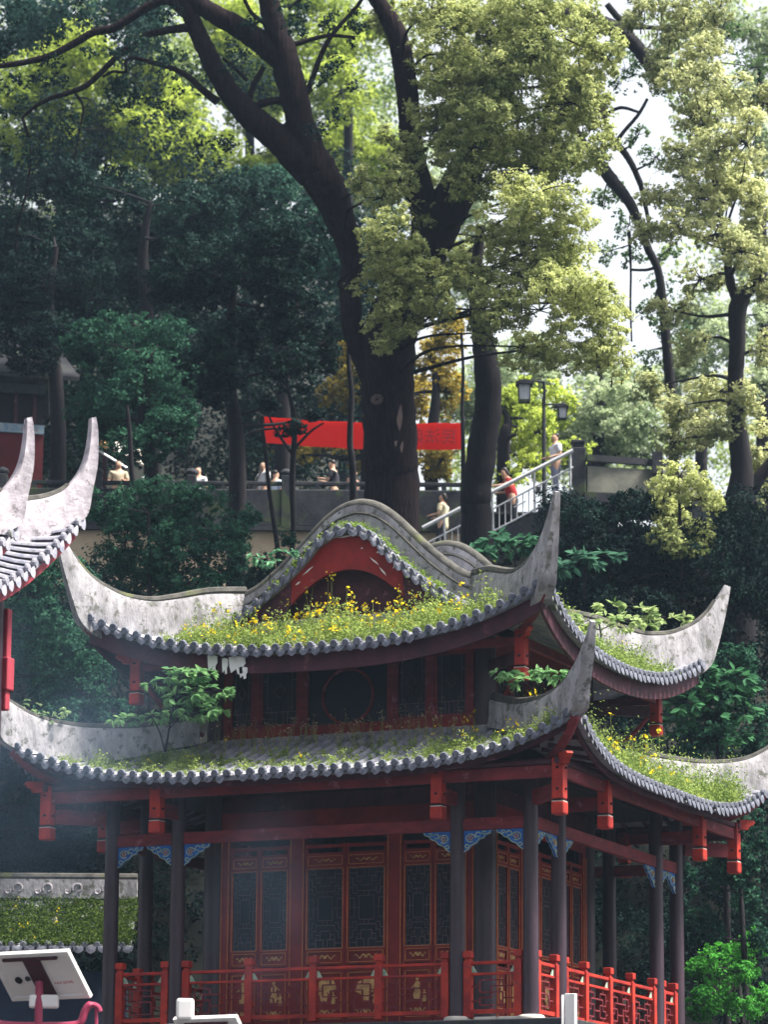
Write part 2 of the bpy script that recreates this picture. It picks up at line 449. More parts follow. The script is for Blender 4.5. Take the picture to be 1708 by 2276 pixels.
# --- pillars
XS = [0, -1.3633, -6.7947, -8.137]; YS = [0, 1.3287, 6.3889, 7.5368]
outer = [(x, 0) for x in XS]+[(0, y) for y in YS[1:]]+[(x, YS[3]) for x in XS[1:]]+[(XS[3], y) for y in YS[1:3]]
for x, y in outer:
    mb = MB(); r = .135
    mb.lathe(x, y, [(0,r*1.03),(.4,r),(1.6,r),(3.0,r*.97),(4.2,r*.95)], 20)
    p_ = mb.build('pillar', m_pillar, pav, smooth=True)
    mb = MB(); mb.lathe(x, y, [(-.14,.20),(-.125,.225),(-.09,.24),(-.045,.238),(-.012,.215),(-.002,.185)], 24)
    mb.build('pillar_base', m_stone, p_, smooth=True)
for x, y in [(XS[1]-.05,YS[1]+.05),(XS[2]+.05,YS[1]+.05),(XS[1]-.05,YS[2]-.05),(XS[2]+.05,YS[2]-.05)]:
    mb = MB(); mb.lathe(x, y, [(-.13,.22),(0,.2),(3,.2),(7.0,.19)], 20); mb.build('inner_pillar', m_pillar, pav, smooth=True)
# --- floor & ceiling of the gallery
mb = MB(); mb.box(-W_+.1, -.1, .1, D_-.1, 4.22, 4.30); mb.build('gallery_ceiling', m_dark, pav)
# --- beams between outer pillars
def ring_beam(z0, z1, th, off, name, mt, ext=0):
    a = W_+off; 
    for nm, (x0,x1,y0,y1) in {'f':(-W_-off-ext, off+ext, -off-th/2, -off+th/2), 'b':(-W_-off-ext, off+ext, D_+off-th/2, D_+off+th/2),
              'r':(off-th/2, off+th/2, -off+th/2, D_+off-th/2), 'l':(-W_-off-th/2, -W_-off+th/2, -off+th/2, D_+off-th/2)}.items():
        mb = MB(); mb.box(x0,x1,y0,y1,z0,z1); mb.build(name, mt, pav, bevel=.008)
ring_beam(3.195, 3.405, .10, 0, 'tie_beam', m_redold)
ring_beam(3.915, 4.125, .09, .87, 'eave_beam', m_redold, 0)
# round purlin over the eave beam
for (a, b) in [((-W_-1.0,-.87,4.19),(1.0,-.87,4.19)), ((.87,-1.0,4.19),(.87,D_+1.0,4.19)), ((-W_-1.0,D_+.87,4.19),(1.0,D_+.87,4.19)), ((-W_-.87,-1.0,4.19),(-W_-.87,D_+1.0,4.19))]:
    mb = MB(); mb.tube([a,b], .062, 10); mb.build('eave_purlin', m_maroon, pav, smooth=True)
# --- hanging posts with bracket arms
def hanging_post(x, y, zb, zt, dx, dy, parent, s=1.0):
    mb = MB(); w_ = .105*s
    mb.box(x-w_, x+w_, y-w_, y+w_, zb+.27*s, zt)
    o = mb.build('hanging_post', m_red, parent, bevel=.014)
    mb = MB(); mb.box(x-w_*.8, x+w_*.8, y-w_*.8, y+w_*.8, zb+.225*s, zb+.27*s); mb.build('post_neck', m_dark, o)
    mb = MB(); n = w_*1.12; mb.box(x-n, x+n, y-n, y+n, zb, zb+.225*s); mb.build('carved_foot', m_red, o, bevel=.03)
    mb = MB(); mb.box(x-n*.9, x+n*.9, y-n*.9, y+n*.9, zb+.218*s, zb+.232*s); mb.build('worn_edge', m_stone, o)
    mb = MB()
    for sx, sy in ((0,-1),(1,0)):
        px_, py_ = x+sx*(w_+.004), y+sy*(w_+.004)
        for zz in (zb+.42*s, zb+.78*s): mb.box(px_-.022, px_+.022, py_-.022, py_+.022, zz, zz+.035)
    mb.build('peg', m_dark, o)
    return o
o87 = .87
for x, y, dx, dy in [(XS[1],-o87,0,1),(XS[2],-o87,0,1),(o87,YS[1],1,0),(o87,YS[2],1,0),(XS[1],D_+o87,0,1),(XS[2],D_+o87,0,1),(-W_-o87,YS[1],1,0),(-W_-o87,YS[2],1,0)]:
    hanging_post(x, y, 3.29, 4.14, dx, dy, pav)
    # cross arm back to the pillar
    mb = MB()
    if y < 0: mb.box(x-.045,x+.045,-o87+.1,-.1,3.62,3.86)
    elif y > D_: mb.box(x-.045,x+.045,D_+.1,D_+o87-.1,3.62,3.86)
    elif x > 0: mb.box(.1,o87-.1,y-.045,y+.045,3.62,3.86)
    else: mb.box(-W_-o87+.1,-W_-.1,y-.045,y+.045,3.62,3.86)
    mb.build('cross_arm', m_redold, pav)
for sx, sy, x, y in [(1,-1,0,0),(1,1,0,D_),(-1,1,-W_,D_),(-1,-1,-W_,0)]:
    hanging_post(x+sx*o87, y+sy*o87, 3.27, 4.24, 0, 0, pav)
    mb = MB(); mb.bar((x+sx*.12,y+sy*.12,3.70),(x+sx*(o87-.1),y+sy*(o87-.1),3.70),.10,.26); mb.build('corner_arm', m_redold, pav)
    # carved nose sticking out past the corner post and the rising corner rafter
    mb = MB(); d = Vector((sx,sy,0)).normalized(); c0 = Vector((x+sx*(o87+.07), y+sy*(o87+.07), 4.22)); pe = Vector((-d.y,d.x,0))
    prof = [(0,.09),(.30,.09),(.34,.05),(.28,-.01),(.22,-.03),(.18,-.10),(0,-.10)]
    mb.poly([c0+d*a+Vector((0,0,b))-pe*.06 for a,b in prof], pe*.12); mb.build('beam_nose', m_red, pav)
    mb = MB(); mb.tube(smooth_path([(x,y,4.22),(x+sx*.6,y+sy*.6,4.30),(x+sx*1.05,y+sy*1.05,4.52),(x+sx*1.36,y+sy*1.36,4.86)],4),[.10]*13,4); mb.build('corner_rafter', m_redold, pav)
# --- painted spandrel brackets under the tie beam
def spandrel(x, y, ax, parent):
    """right-angled carved bracket: ax = unit direction away from the pillar"""
    ax = Vector(ax); no = Vector((-ax.y, ax.x, 0)); c = Vector((x, y, 3.192))
    prof = [(0,0),(.52,0),(.50,-.05),(.43,-.07),(.38,-.13),(.30,-.15),(.24,-.22),(.14,-.26),(.08,-.33),(0,-.38)]
    mb = MB(); mb.poly([c+ax*a+Vector((0,0,b))-no*.02 for a,b in prof], no*.04); o = mb.build('spandrel_bracket', m_blue, parent)
    mb = MB(); mg = MB()
    for s_ in (-1, 1):
        for cx_, cz_, r_ in ((.13,-.13,.085),(.27,-.075,.05),(.38,-.045,.03),(.06,-.27,.035)):
            ring = [c+ax*(cx_+r_*math.cos(t))+Vector((0,0,cz_+r_*.8*math.sin(t)))+no*.026*s_ for t in np.linspace(0,5.3,12)]
            mb.tube(ring, .0105, 4)
        for k in range(5):
            t = k*1.256; q = c+ax*(.13+.035*math.cos(t))+Vector((0,0,-.13+.03*math.sin(t)))+no*.028*s_
            mg.tube([q-ax*.012,q+ax*.012],.016,5)
        edge = [c+ax*(a*.96)+Vector((0,0,b*.95-.006))+no*.024*s_ for a,b in prof[1:]]; mb.tube(edge, .010, 4)
    mb.build('scroll_relief', m_pale, o); mg.build('gilt_boss', m_gold, o)
for x,y,axs in [(0,0,[(-1,0,0),(0,1,0)]),(XS[1],0,[(1,0,0),(-1,0,0)]),(XS[2],0,[(1,0,0),(-1,0,0)]),(XS[3],0,[(1,0,0)]),(0,YS[1],[(0,1,0),(0,-1,0)]),(0,YS[2],[(0,1,0),(0,-1,0)]),(0,YS[3],[(0,-1,0)])]:
    for a in axs: 
        spandrel(x+a[0]*.125, y+a[1]*.125, a, pav)
# --- railings
def rail_run(P0, ax, posts, name='railing'):
    """posts: distances along ax from P0; one railing part per run of posts"""
    ax = Vector(ax); P0 = Vector(P0); no = Vector((-ax.y, ax.x, 0)); Z = Vector((0,0,1))
    mb = MB(); a, b = posts[0], posts[-1]
    for z, h in ((.905,.055),(.715,.045),(.075,.075)):
        for i in range(len(posts)-1):
            q0 = P0+ax*(posts[i]+.068); q1 = P0+ax*(posts[i+1]-.068)
            mb.bar(q0+Z*z, q1+Z*z, .07, h)
    root = mb.build(name, m_red, pav, bevel=.006)
    for p in posts:
        mb = MB(); c = P0+ax*p
        mb.obox(c+Z*.46, ax*.07, no*.07, Z*.48); mb.obox(c+Z*.965, ax*.052, no*.052, Z*.028)
        mb.obox(c+Z*1.052, ax*.078, no*.078, Z*.058)
        mb.build('railing_post', m_red, root, bevel=.012)
    lt = MB(); gd = MB()
    for i in range(len(posts)-1):
        x0 = posts[i]+.07; x1 = posts[i+1]-.07; w_ = x1-x0; z0, z1 = .115, .69; h = z1-z0
        n = max(1, round(w_/.62)); cw = w_/n
        for k in range(n):
            fl = -1 if k % 2 else 1; ox = x0+cw*(k+.5)
            def S(u0,v0,u1,v1):
                A = P0+ax*(ox+fl*(u0-.5)*cw)+Z*(z0+v0*h); B = P0+ax*(ox+fl*(u1-.5)*cw)+Z*(z0+v1*h); lt.bar(A,B,.024,.024,up=no)
            for s_ in [(.45,1,.45,.86),(.18,.86,.72,.86),(.18,.86,.18,.50),(.72,.86,.72,.68),(.72,.68,1,.68),(.45,.68,.72,.68),(.45,.68,.45,.34),
                       (.0,.68,.18,.68),(.18,.50,.72,.50),(.72,.50,.72,.12),(.72,.32,1,.32),(.18,.34,.45,.34),(.18,.34,.18,.12),(.18,.12,.72,.12),(0,.24,.18,.24),(.45,.12,.45,0)]: S(*s_)
        for e, sg in ((x0,1),(x1,-1)):
            q = P0+ax*(e+sg*.045)+Z*.735
            gd.poly([q-ax*.045*sg-no*.012, q+ax*.05*sg-no*.012, q+ax*.02*sg+Z*.05-no*.012, q-ax*.02*sg+Z*.12-no*.012, q-ax*.045*sg+Z*.12-no*.012], no*.024)
    lt.build('railing_lattice', m_redold, root); gd.build('corner_ornament', m_pale, root)
    return root
fr = [[-7.92,-7.0],[-6.585,-5.345,-4.09,-2.835,-1.575],[-1.16,-.225]]
for pr in fr: rail_run((0,0,0),(1,0,0),pr)
for pr in [[.235,1.10],[1.56,2.56,3.79,4.95,6.13],[6.63,7.30]]: rail_run((0,0,0),(0,1,0),pr)
for pr in [[-7.92,-7.0],[-6.585,-5.345,-4.09,-2.835,-1.575],[-1.16,-.225]]: rail_run((0,D_,0),(1,0,0),pr)
for pr in [[.235,1.10],[1.56,2.56,3.79,4.95,6.13],[6.63,7.30]]: rail_run((-W_,0,0),(0,1,0),pr)

# --- lower walls with carved door leaves
def figure_relief(mb, c, ax, no, h):
    """small gilt figure: loose robe, head, arm - low relief"""
    Z = Vector((0,0,1)); j = lambda s: random.uniform(-s, s)
    mb.poly([c+ax*a*h+Z*b*h for a,b in [(-.16,-.5),(.13,-.5),(.17,-.25),(.10,.0),(.15,.2),(.05,.28),(-.07,.27),(-.15,.12),(-.10,-.1),(-.19,-.3)]], no*.015)
    mb.poly([c+ax*(h*(.0+.07*math.cos(t)))+Z*(h*(.38+.08*math.sin(t)))+no*.002 for t in np.linspace(0,6.28,9)[:-1]], no*.02)
    s_ = random.choice((-1,1)); mb.bar(c+ax*.08*s_*h+Z*.15*h+no*.01, c+ax*.30*s_*h+Z*(.05+j(.1))*h+no*.01, .02, .02)
def scroll_relief(mb, c, ax, no, w_, h):
    Z = Vector((0,0,1))
    for s_ in (-1,1):
        pts = [c+ax*(s_*(.04+.40*t)*w_)+Z*(math.sin(t*9)*h*.28)+no*.008 for t in np.linspace(0,1,14)]
        mb.tube(pts, [.016-.008*t for t in np.linspace(0,1,14)], 5)
    mb.obox(c+no*.006, ax*.03, no*.01, Z*h*.2)
def door_lattice(mb, P, ax, no, w_, h, t=.012):
    Z = Vector((0,0,1))
    def S(a,b,c,d):
        for fx in (1,-1):
            for fz in (1,-1):
                A = P+ax*(fx*a*w_/2)+Z*(fz*b*h/2); B = P+ax*(fx*c*w_/2)+Z*(fz*d*h/2); mb.bar(A,B,t,t,up=no)
    S(.42,0,.42,.30);S(0,.30,.42,.30);S(.42,.0,1,.0);S(.70,.0,.70,.24);S(.70,.24,1,.24);S(.12,.30,.12,.42);S(0,.42,.55,.42);S(.55,.42,.55,.56)
    S(.55,.36,.78,.36);S(.78,.36,.78,.50);S(.78,.50,1,.50);S(0,.56,.30,.56);S(.30,.56,.30,.78);S(.55,.56,.78,.56);S(.78,.56,.78,.74);S(.78,.74,1,.74)
    S(.12,.78,.12,1);S(.12,.78,.55,.78);S(.55,.70,.55,1);S(.55,.87,1,.87);S(.30,.66,.55,.66);S(.97,0,.97,1);S(0,.985,1,.985)
def door_leaf(P0, ax, no, x0, x1, parent, big=False):
    Z = Vector((0,0,1)); P0 = Vector(P0); w_ = x1-x0; c = P0+ax*((x0+x1)/2)
    mb = MB(); s = .055
    for e in (x0+s/2, x1-s/2): mb.obox(P0+ax*e+Z*1.64, ax*s/2, no*.03, Z*1.62)
    for z, hh in ((.06,.05),(.99,.028),(1.105,.02),(1.35,.03),(2.84,.03),(3.07,.03),(3.22,.03)): mb.obox(c+Z*z, ax*(w_/2-s), no*.028, Z*hh)
    for z0, z1 in ((.11,.96),(1.125,1.32),(2.87,3.04)): mb.obox(c+Z*(z0+z1)/2-no*.012, ax*(w_/2-s), no*.008, Z*(z1-z0)/2)
    leaf = mb.build('door_leaf', m_doorred, parent)
    mb = MB(); mb.obox(c+Z*2.095-no*.02, ax*(w_/2-s), no*.004, Z*.715); mb.build('dark_pane', m_glass, leaf)
    mb = MB(); door_lattice(mb, c+Z*2.095, ax, no, w_-2*s-.01, 1.43); mb.build('lattice', m_lat, leaf)
    mb = MB()
    def frame(z0, z1, ins=.0):
        a = w_/2-s+.012-ins; y = no*.033
        for p, q in (((-a,z0),(a,z0)),((a,z0),(a,z1)),((a,z1),(-a,z1)),((-a,z1),(-a,z0))): mb.bar(c+ax*p[0]+Z*p[1]+y, c+ax*q[0]+Z*q[1]+y, .014, .014, up=no)
    frame(1.375,2.815); frame(1.125,1.325,.02); frame(.13,.94,.02); frame(2.88,3.04,.02)
    mb.build('gilt_line', m_goldline, leaf)
    mb = MB(); scroll_relief(mb, c+Z*1.225+no*.0, ax, no, w_*.62, .12)
    figure_relief(mb, c+Z*.64+ax*random.uniform(-.05,.05), ax, no, .40); figure_relief(mb, c+Z*.50+ax*(.22*w_), ax, no, .22)
    scroll_relief(mb, c+Z*.24, ax, no, w_*.6, .16); scroll_relief(mb, c+Z*2.96, ax, no, w_*.6, .08)
    if big: mb.poly([c+ax*(a*w_)+Z*(.72+b) for a,b in [(-.25,-.12),(-.18,.05),(.05,.14),(.22,.10),(.30,-.05),(.12,-.16),(.0,-.06),(-.1,-.18)]], no*.02)
    mb.build('gilt_relief', m_gold, leaf)
    return leaf
def wall_run(P0, ax, no, leaves, posts, x0, x1):
    P0 = Vector(P0); ax = Vector(ax); no = Vector(no); Z = Vector((0,0,1))
    mb = MB()
    for a, b in posts: mb.obox(P0+ax*((a+b)/2)+Z*1.70, ax*(b-a)/2, no*.045, Z*1.80)
    mb.obox(P0+ax*((x0+x1)/2)+Z*3.70, ax*((x1-x0)/2), no*.04, Z*.20); 
    fr_ = mb.build('door_frame', m_doorred, pav, bevel=.006)
    mb = MB()
    for a, b in posts:
        for e in (a+.02, b-.02): mb.bar(P0+ax*e+no*.052+Z*.05, P0+ax*e+no*.052+Z*3.4, .016, .014, up=no)
    mb.build('gilt_line', m_goldline, fr_)
    mb = MB(); mb.obox(P0+ax*((x0+x1)/2)+Z*4.05, ax*((x1-x0)/2), no*.03, Z*.145); mb.build('lintel_panel', m_maroon, pav)
    for i, (a, b) in enumerate(leaves): door_leaf(P0, ax, no, a, b, pav, i in (2,3))
wall_run((0,YS[1],0),(1,0,0),(0,-1,0),[(-6.39,-5.81),(-5.80,-5.20),(-4.89,-4.095),(-4.085,-3.28),(-2.97,-2.38),(-2.37,-1.77)],[(-6.58,-6.40),(-5.19,-4.90),(-3.27,-2.98),(-1.76,-1.58)],-6.58,-1.58)
xr = XS[1]+.0
wall_run((xr,0,0),(0,1,0),(1,0,0),[(1.72,2.28),(2.29,2.85),(3.1,3.84),(3.85,4.6),(4.86,5.42),(5.43,6.0)],[(1.55,1.71),(2.86,3.09),(4.61,4.85),(6.01,6.17)],1.55,6.17)
wall_run((-W_-xr,0,0),(0,1,0),(-1,0,0),[(1.72,2.28),(2.29,2.85),(3.1,3.84),(3.85,4.6),(4.86,5.42),(5.43,6.0)],[(1.55,1.71),(2.86,3.09),(4.61,4.85),(6.01,6.17)],1.55,6.17)
mb = MB(); mb.box(-6.6,-1.55,YS[2]-.04,YS[2]+.04,-.14,4.2); mb.build('back_wall', m_maroon, pav)
mb = MB(); mb.box(-6.5,-1.65,YS[1]+.5,YS[2]-.3,-.13,-.10); mb.build('inner_floor', m_dark, pav)

# --- upper storey wall and windows
def upper_face(P0, ax, no, xs, x0, x1, round_=None):
    """xs: list of (a,b,kind) with kind p=post w=window r=round window panel"""
    P0 = Vector(P0); ax = Vector(ax); no = Vector(no); Z = Vector((0,0,1))
    mb = MB(); mb.obox(P0+ax*((x0+x1)/2)+Z*5.26, ax*((x1-x0)/2), no*.035, Z*.17)
    mb.obox(P0+ax*((x0+x1)/2)+Z*6.78, ax*((x1-x0)/2), no*.035, Z*.16)
    base = mb.build('upper_wall', m_doorred, pav)
    mb = MB()
    for i in range(9): 
        q = P0+ax*(x0+(x1-x0)*(i+.5)/9)+no*.037; mb.obox(q+Z*5.26, ax*((x1-x0)/18-.05), no*.006, Z*.11)
    mb.build('dado_panel', m_doorred, base)
    for a, b, k in xs:
        c = P0+ax*((a+b)/2); w_ = b-a
        if k == 'p':
            mb = MB(); mb.obox(c+Z*6.02, ax*w_/2, no*.045, Z*.60); mb.build('wall_post', m_redold, base)
        elif k == 'w':
            mb = MB()
            for e in (a+.025,b-.025): mb.obox(P0+ax*e+Z*6.02, ax*.025, no*.03, Z*.585)
            for z in (5.46,6.59): mb.obox(c+Z*z, ax*(w_/2-.05), no*.028, Z*.03)
            wn = mb.build('window', m_redold, base)
            mb = MB(); mb.obox(c+Z*6.02-no*.015, ax*(w_/2-.045), no*.004, Z*.54); mb.build('pane', m_glass, wn)
            mb = MB(); u = w_/2-.06; cz = 6.1
            def S(p,q,r_,s_):
                for fx in (1,-1): mb.bar(c+ax*(fx*p*u)+Z*q, c+ax*(fx*r_*u)+Z*s_, .013,.013,up=no)
            S(0,cz+.13,.38,cz);S(.38,cz,0,cz-.13);S(.0,cz-.13,.0,5.72);S(0,cz+.13,0,6.56);S(.75,6.56,.75,5.72);S(.75,5.72,.0,5.72);S(.75,5.72,1,5.72)
            S(.45,5.72,.45,5.5);S(.45,5.60,1,5.60);S(.75,5.80,.55,5.80);S(.55,5.80,.55,5.66);S(.2,5.5,.2,5.72);S(.75,6.3,1,6.3)
            mb.build('lattice', m_lat, wn)
        else:
            mb = MB(); mb.obox(c+Z*6.02-no*.02, ax*(w_/2), no*.006, Z*.58); wn = mb.build('window', m_glass, base)
            mb = MB(); r_ = .50; rc = c+Z*5.93
            P = [rc+ax*r_*math.cos(t)+Z*r_*math.sin(t)+no*.01 for t in np.linspace(0,2*math.pi,41)]
            mb.tube(P, .030, 6, cap=False); mb.build('round_frame', m_redold, wn, smooth=True)
F = [(-6.56,-6.38,'p'),(-6.38,-5.91,'w'),(-5.91,-5.86,'p'),(-5.86,-5.10,'w'),(-5.10,-4.90,'p'),(-4.90,-3.27,'r'),(-3.27,-3.09,'p'),(-3.09,-2.52,'w'),(-2.52,-2.36,'p'),(-2.36,-1.74,'w'),(-1.74,-1.60,'p')]
F = [(-6.58,-6.46,'p'),(-6.46,-5.98,'w'),(-5.98,-5.84,'p'),(-5.84,-5.06,'w'),(-5.06,-4.87,'p'),(-4.87,-3.29,'r'),(-3.29,-3.13,'p'),(-3.13,-2.50,'w'),(-2.50,-2.36,'p'),(-2.36,-1.72,'w'),(-1.72,-1.60,'p')]
upper_face((0,YS[1],0),(1,0,0),(0,-1,0),F,-6.6,-1.58)
G2 = [(1.55,1.7,'p'),(1.7,2.4,'w'),(2.4,2.52,'p'),(2.52,3.2,'w'),(3.2,3.3,'p'),(3.3,4.4,'r'),(4.4,4.5,'p'),(4.5,5.2,'w'),(5.2,5.32,'p'),(5.32,6.0,'w'),(6.0,6.15,'p')]
upper_face((xr,0,0),(0,1,0),(1,0,0),G2,1.53,6.17)
upper_face((-W_-xr,0,0),(0,1,0),(-1,0,0),G2,1.53,6.17)
mb = MB(); mb.box(-6.6,-1.55,YS[2]-.04,YS[2]+.04,5.09,6.95); mb.build('upper_back_wall', m_maroon, pav)
mb = MB(); mb.box(-6.5,-1.65,YS[1]+.25,YS[2]-.1,6.7,6.8); mb.build('upper_ceiling', m_dark, pav)

# --- lower roof
def zb_low(o): 
    t = (1.25-o)/(1.25+1.33); return 4.20 + 1.02*(t if t < 0 else t**1.25)
low = Roof(CX, CY, W_/2, D_/2, 1.25, 1.42, 4.2, .80, 5.2, 3.6, zb_low, 1.36)
lr = low.surface().build('lower_roof', m_tile, pav, smooth=True)
low.tiles().build('cover_tile', m_tile, lr, smooth=True)
low.ends().build('eave_tile_end', m_tileend, lr)
low.fascia((0,1,2,3), .10, -.10, -.19).build('fascia', m_maroon, lr)
# soffit rafters
mb = MB()
for k in range(4):
    hh = low.h(k)+.8
    for i in range(int(hh*2/.42)+1):
        a = -hh+.42*i; q0 = low.P(k, a, low.oe(k,a)-.12, -.13); q1 = low.P(k, a, max(.2, abs(a)-low.h(k)+.1), -.13); mb.bar(q0,q1,.06,.07)
mb.build('rafter', m_maroon, lr)
def w_body(t): return .115*(1 if t < .62 else 1-.72*((t-.62)/.38))
LST = [((-1.12,5.68),(-1.12,5.16)),((-.7,5.53),(-.7,5.03)),((-.3,5.42),(-.3,4.87)),((.1,5.37),(.12,4.75)),((.45,5.355),(.5,4.72)),((.8,5.40),(.92,4.74)),((1.1,5.50),(1.25,4.84)),((1.33,5.66),(1.50,5.0)),((1.48,5.80),(1.59,5.32)),((1.63,6.0),(1.72,5.68)),((1.75,6.2),(1.82,6.02)),((1.83,6.38),(1.88,6.34))]
for c in range(4):
    o, inn = ridge_body(low, c, LST, w_body, 'hip_ridge', m_plaster, lr); ridge_cap(low, c, inn, .80, lr)
# head-wall flashing where roof meets the upper wall
mb = MB(); 
mb.box(-6.9,-1.26,YS[1]-.16,YS[1]-.045,5.10,5.235); mb.box(xr+.045,xr+.16,YS[1]-.16,YS[2]+.16,5.10,5.235)
mb.build('flashing', m_plaster, lr, bevel=.02)

# --- upper roof
GX = [(0,9.0),(.3,8.93),(.55,8.78),(.75,8.56),(1.0,8.32),(1.25,8.11),(1.5,7.92),(1.75,7.75),(2.0,7.6),(2.37,7.42)]
_xs = [a for a,b in GX]; _zs = [b for a,b in GX]
def gx(x): return float(np.interp(abs(x), _xs, _zs))
TOPC = [(0,9.62),(.35,9.54),(.7,9.30),(1.1,8.91),(1.5,8.53),(2.0,8.15),(2.39,7.99)]
def zb_up(o):
    t = (.30-o)/(2.0); 
    if t <= 0: return 6.55+.42*t*.9
    return 6.55 + .87*min(t,1)**1.25
up = Roof(CX, CY, W_/2, D_/2, .30, .48, 6.55, .82, 4.5, 2.5, zb_up, 1.70)
ur = up.surface().build('upper_roof', m_tile, pav, smooth=True)
up.tiles().build('cover_tile', m_tile, ur, smooth=True)
up.ends().build('eave_tile_end', m_tileend, ur)
up.fascia((0,1,2,3), .10, -.10, -.41).build('fascia', m_redold if False else m_maroon, ur)
# rolled (ridgeless) gable roof over the middle, running front to back
Y0, Y1 = 1.14, D_-1.14
mb = MB(); xs = [CX+2.44*math.sin(math.pi/2*t) if False else CX+2.44*t for t in np.linspace(-1,1,49)]
n = len(xs)
for y in (Y0, Y1):
    for dz in (0,-.09):
        for x in xs: mb.v.append((x, y, gx(x-CX)+dz))
for i in range(n-1):
    mb.f += [(i,i+1,2*n+i+1,2*n+i),(n+i,3*n+i,3*n+i+1,n+i+1),(i,n+i,n+i+1,i+1),(2*n+i,2*n+i+1,3*n+i+1,3*n+i)]
mb.build('gable_roof', m_tile, ur, smooth=True)
mb = MB(); Ys = np.arange(Y0+.12, Y1-.05, .23)
for y in Ys:
    b0 = len(mb.v); m = 6; r = .066
    for i, x in enumerate(xs):
        sl_ = (gx(x-CX+.02)-gx(x-CX-.02))/.04; nr = Vector((-sl_,0,1)).normalized()
        for t in range(m):
            an = math.pi*t/(m-1); mb.v.append(tuple(Vector((x,y,gx(x-CX)+.004))+Vector((0,1,0))*math.cos(an)*r+nr*math.sin(an)*r))
    for i in range(n-1):
        for t in range(m-1): a = b0+i*m+t; mb.f.append((a,a+1,a+1+m,a+m))
mb.build('cover_tile', m_tile, ur, smooth=True)
# gable-edge tiles, front and back
arc = [0.0]; fine = np.linspace(-2.3, 2.3, 400)
for i in range(1, 400): arc.append(arc[-1]+math.hypot(fine[i]-fine[i-1], gx(fine[i])-gx(fine[i-1])))
mb = MB()
for Yg, oy in ((Y0,-1),(Y1,1)):
    s_ = .1
    while s_ < arc[-1]-.1:
        for ph, kind in ((0,'d'),(.115,'r')):
            x = float(np.interp(s_+ph, arc, fine)); z = gx(x); sl_ = (gx(x+.03)-gx(x-.03))/.06; t = Vector((1,0,sl_)).normalized()
            ou = Vector((0,oy,0)); q = Vector((CX+x, Yg+oy*.03, z))
            nr = Vector((-sl_,0,1)).normalized()
            if kind == 'd': disc(mb, q+nr*.035, ou, t, .076)
            else: drip(mb, q, ou, t, .10, .145)
        # short cover tile running back from each edge disc
        x = float(np.interp(s_, arc, fine)); z = gx(x); sl_ = (gx(x+.03)-gx(x-.03))/.06; nr = Vector((-sl_,0,1)).normalized()
        mb.tube([(CX+x+nr.x*.03, Yg+oy*.01, z+nr.z*.03),(CX+x+nr.x*.03, Yg-oy*.5, z+nr.z*.03)], .064, 8)
        s_ += .23
mb.build('gable_edge_tile', m_tileend, ur)
# barge boards and gable wall
def band(mb, xs_, ztop, zbot, y0, y1):
    n = len(xs_); b0 = len(mb.v)
    for y in (y0, y1):
        for x in xs_: mb.v.append((CX+x, y, ztop(x)))
        for x in xs_: mb.v.append((CX+x, y, zbot(x)))
    for i in range(n-1):
        a = b0+i
        mb.f += [(a,a+n,a+n+1,a+1),(a+2*n,a+2*n+1,a+3*n+1,a+3*n),(a,a+1,a+2*n+1,a+2*n),(a+n,a+3*n,a+3*n+1,a+n+1)]
    mb.f += [(b0,b0+2*n,b0+3*n,b0+n),(b0+n-1,b0+2*n-1,b0+4*n-1,b0+3*n-1)]
def gin(x): # inner arch of the barge board
    x = abs(x); return min(gx(x)-.13, 8.25-.46*x*x)
for Yg, oy in ((Y0,-1),(Y1,1)):
    ya, yb = Yg-oy*.06, Yg-oy*.13
    mb = MB(); band(mb, np.linspace(-1.12,1.12,31), lambda x: gx(x)-.10, gin, ya, yb); mb.build('barge_board', m_redgable, ur)
    for s_ in (-1,1):
        mb = MB(); band(mb, s_*np.linspace(1.125,2.30,17), lambda x: gx(x)-.10, lambda x: max(gin(x), 7.05), ya-oy*.01, yb); mb.build('barge_board', m_maroon, ur)
    mb = MB(); band(mb, np.linspace(-2.1,2.1,41), lambda x: gx(x)-.11, lambda x: 6.95, Yg-oy*.38, Yg-oy*.46); mb.build('gable_wall', m_maroon, ur)
    mb = MB(); mb.box(CX-1.75, CX+1.75, Yg-oy*.30, Yg+oy*.10, 7.05, 7.44+.0) if False else mb.box(CX-1.8, CX+1.8, min(Yg-oy*.3,Yg+oy*.06), max(Yg-oy*.3,Yg+oy*.06), 7.08, 7.37)
    mb.build('gable_sill', m_plaster, ur, bevel=.03)
# curved gable ridge (tall plaster band with dark cap) standing on the roof
for ya, yb in ((1.62,1.88),(D_-1.88,D_-1.62)):
    xx = np.linspace(-2.40,2.40,61); tz = np.interp(np.abs(xx), [a for a,b in TOPC], [b for a,b in TOPC])
    # smooth
    for _ in range(3): tz[1:-1] = (tz[:-2]+2*tz[1:-1]+tz[2:])/4
    tf = lambda x: float(np.interp(x, xx, tz))
    mb = MB(); band(mb, xx, lambda x: tf(x)-.06, lambda x: gx(x)-.05, ya, yb); mb.build('gable_ridge', m_plaster, ur, smooth=True)
    mb = MB(); mb.tube([(CX+x, (ya+yb)/2, tf(x)-.05) for x in xx], .125, 9); o = mb.build('ridge_cap', m_ridgecap, ur, smooth=True)
    mb = MB(); mb.tube([(CX+x, ya-.0, tf(x)-.22) for x in xx], .028, 5); mb.tube([(CX+x, yb, tf(x)-.22) for x in xx], .028, 5); mb.build('ridge_moulding', m_ridgecap, ur, smooth=True)
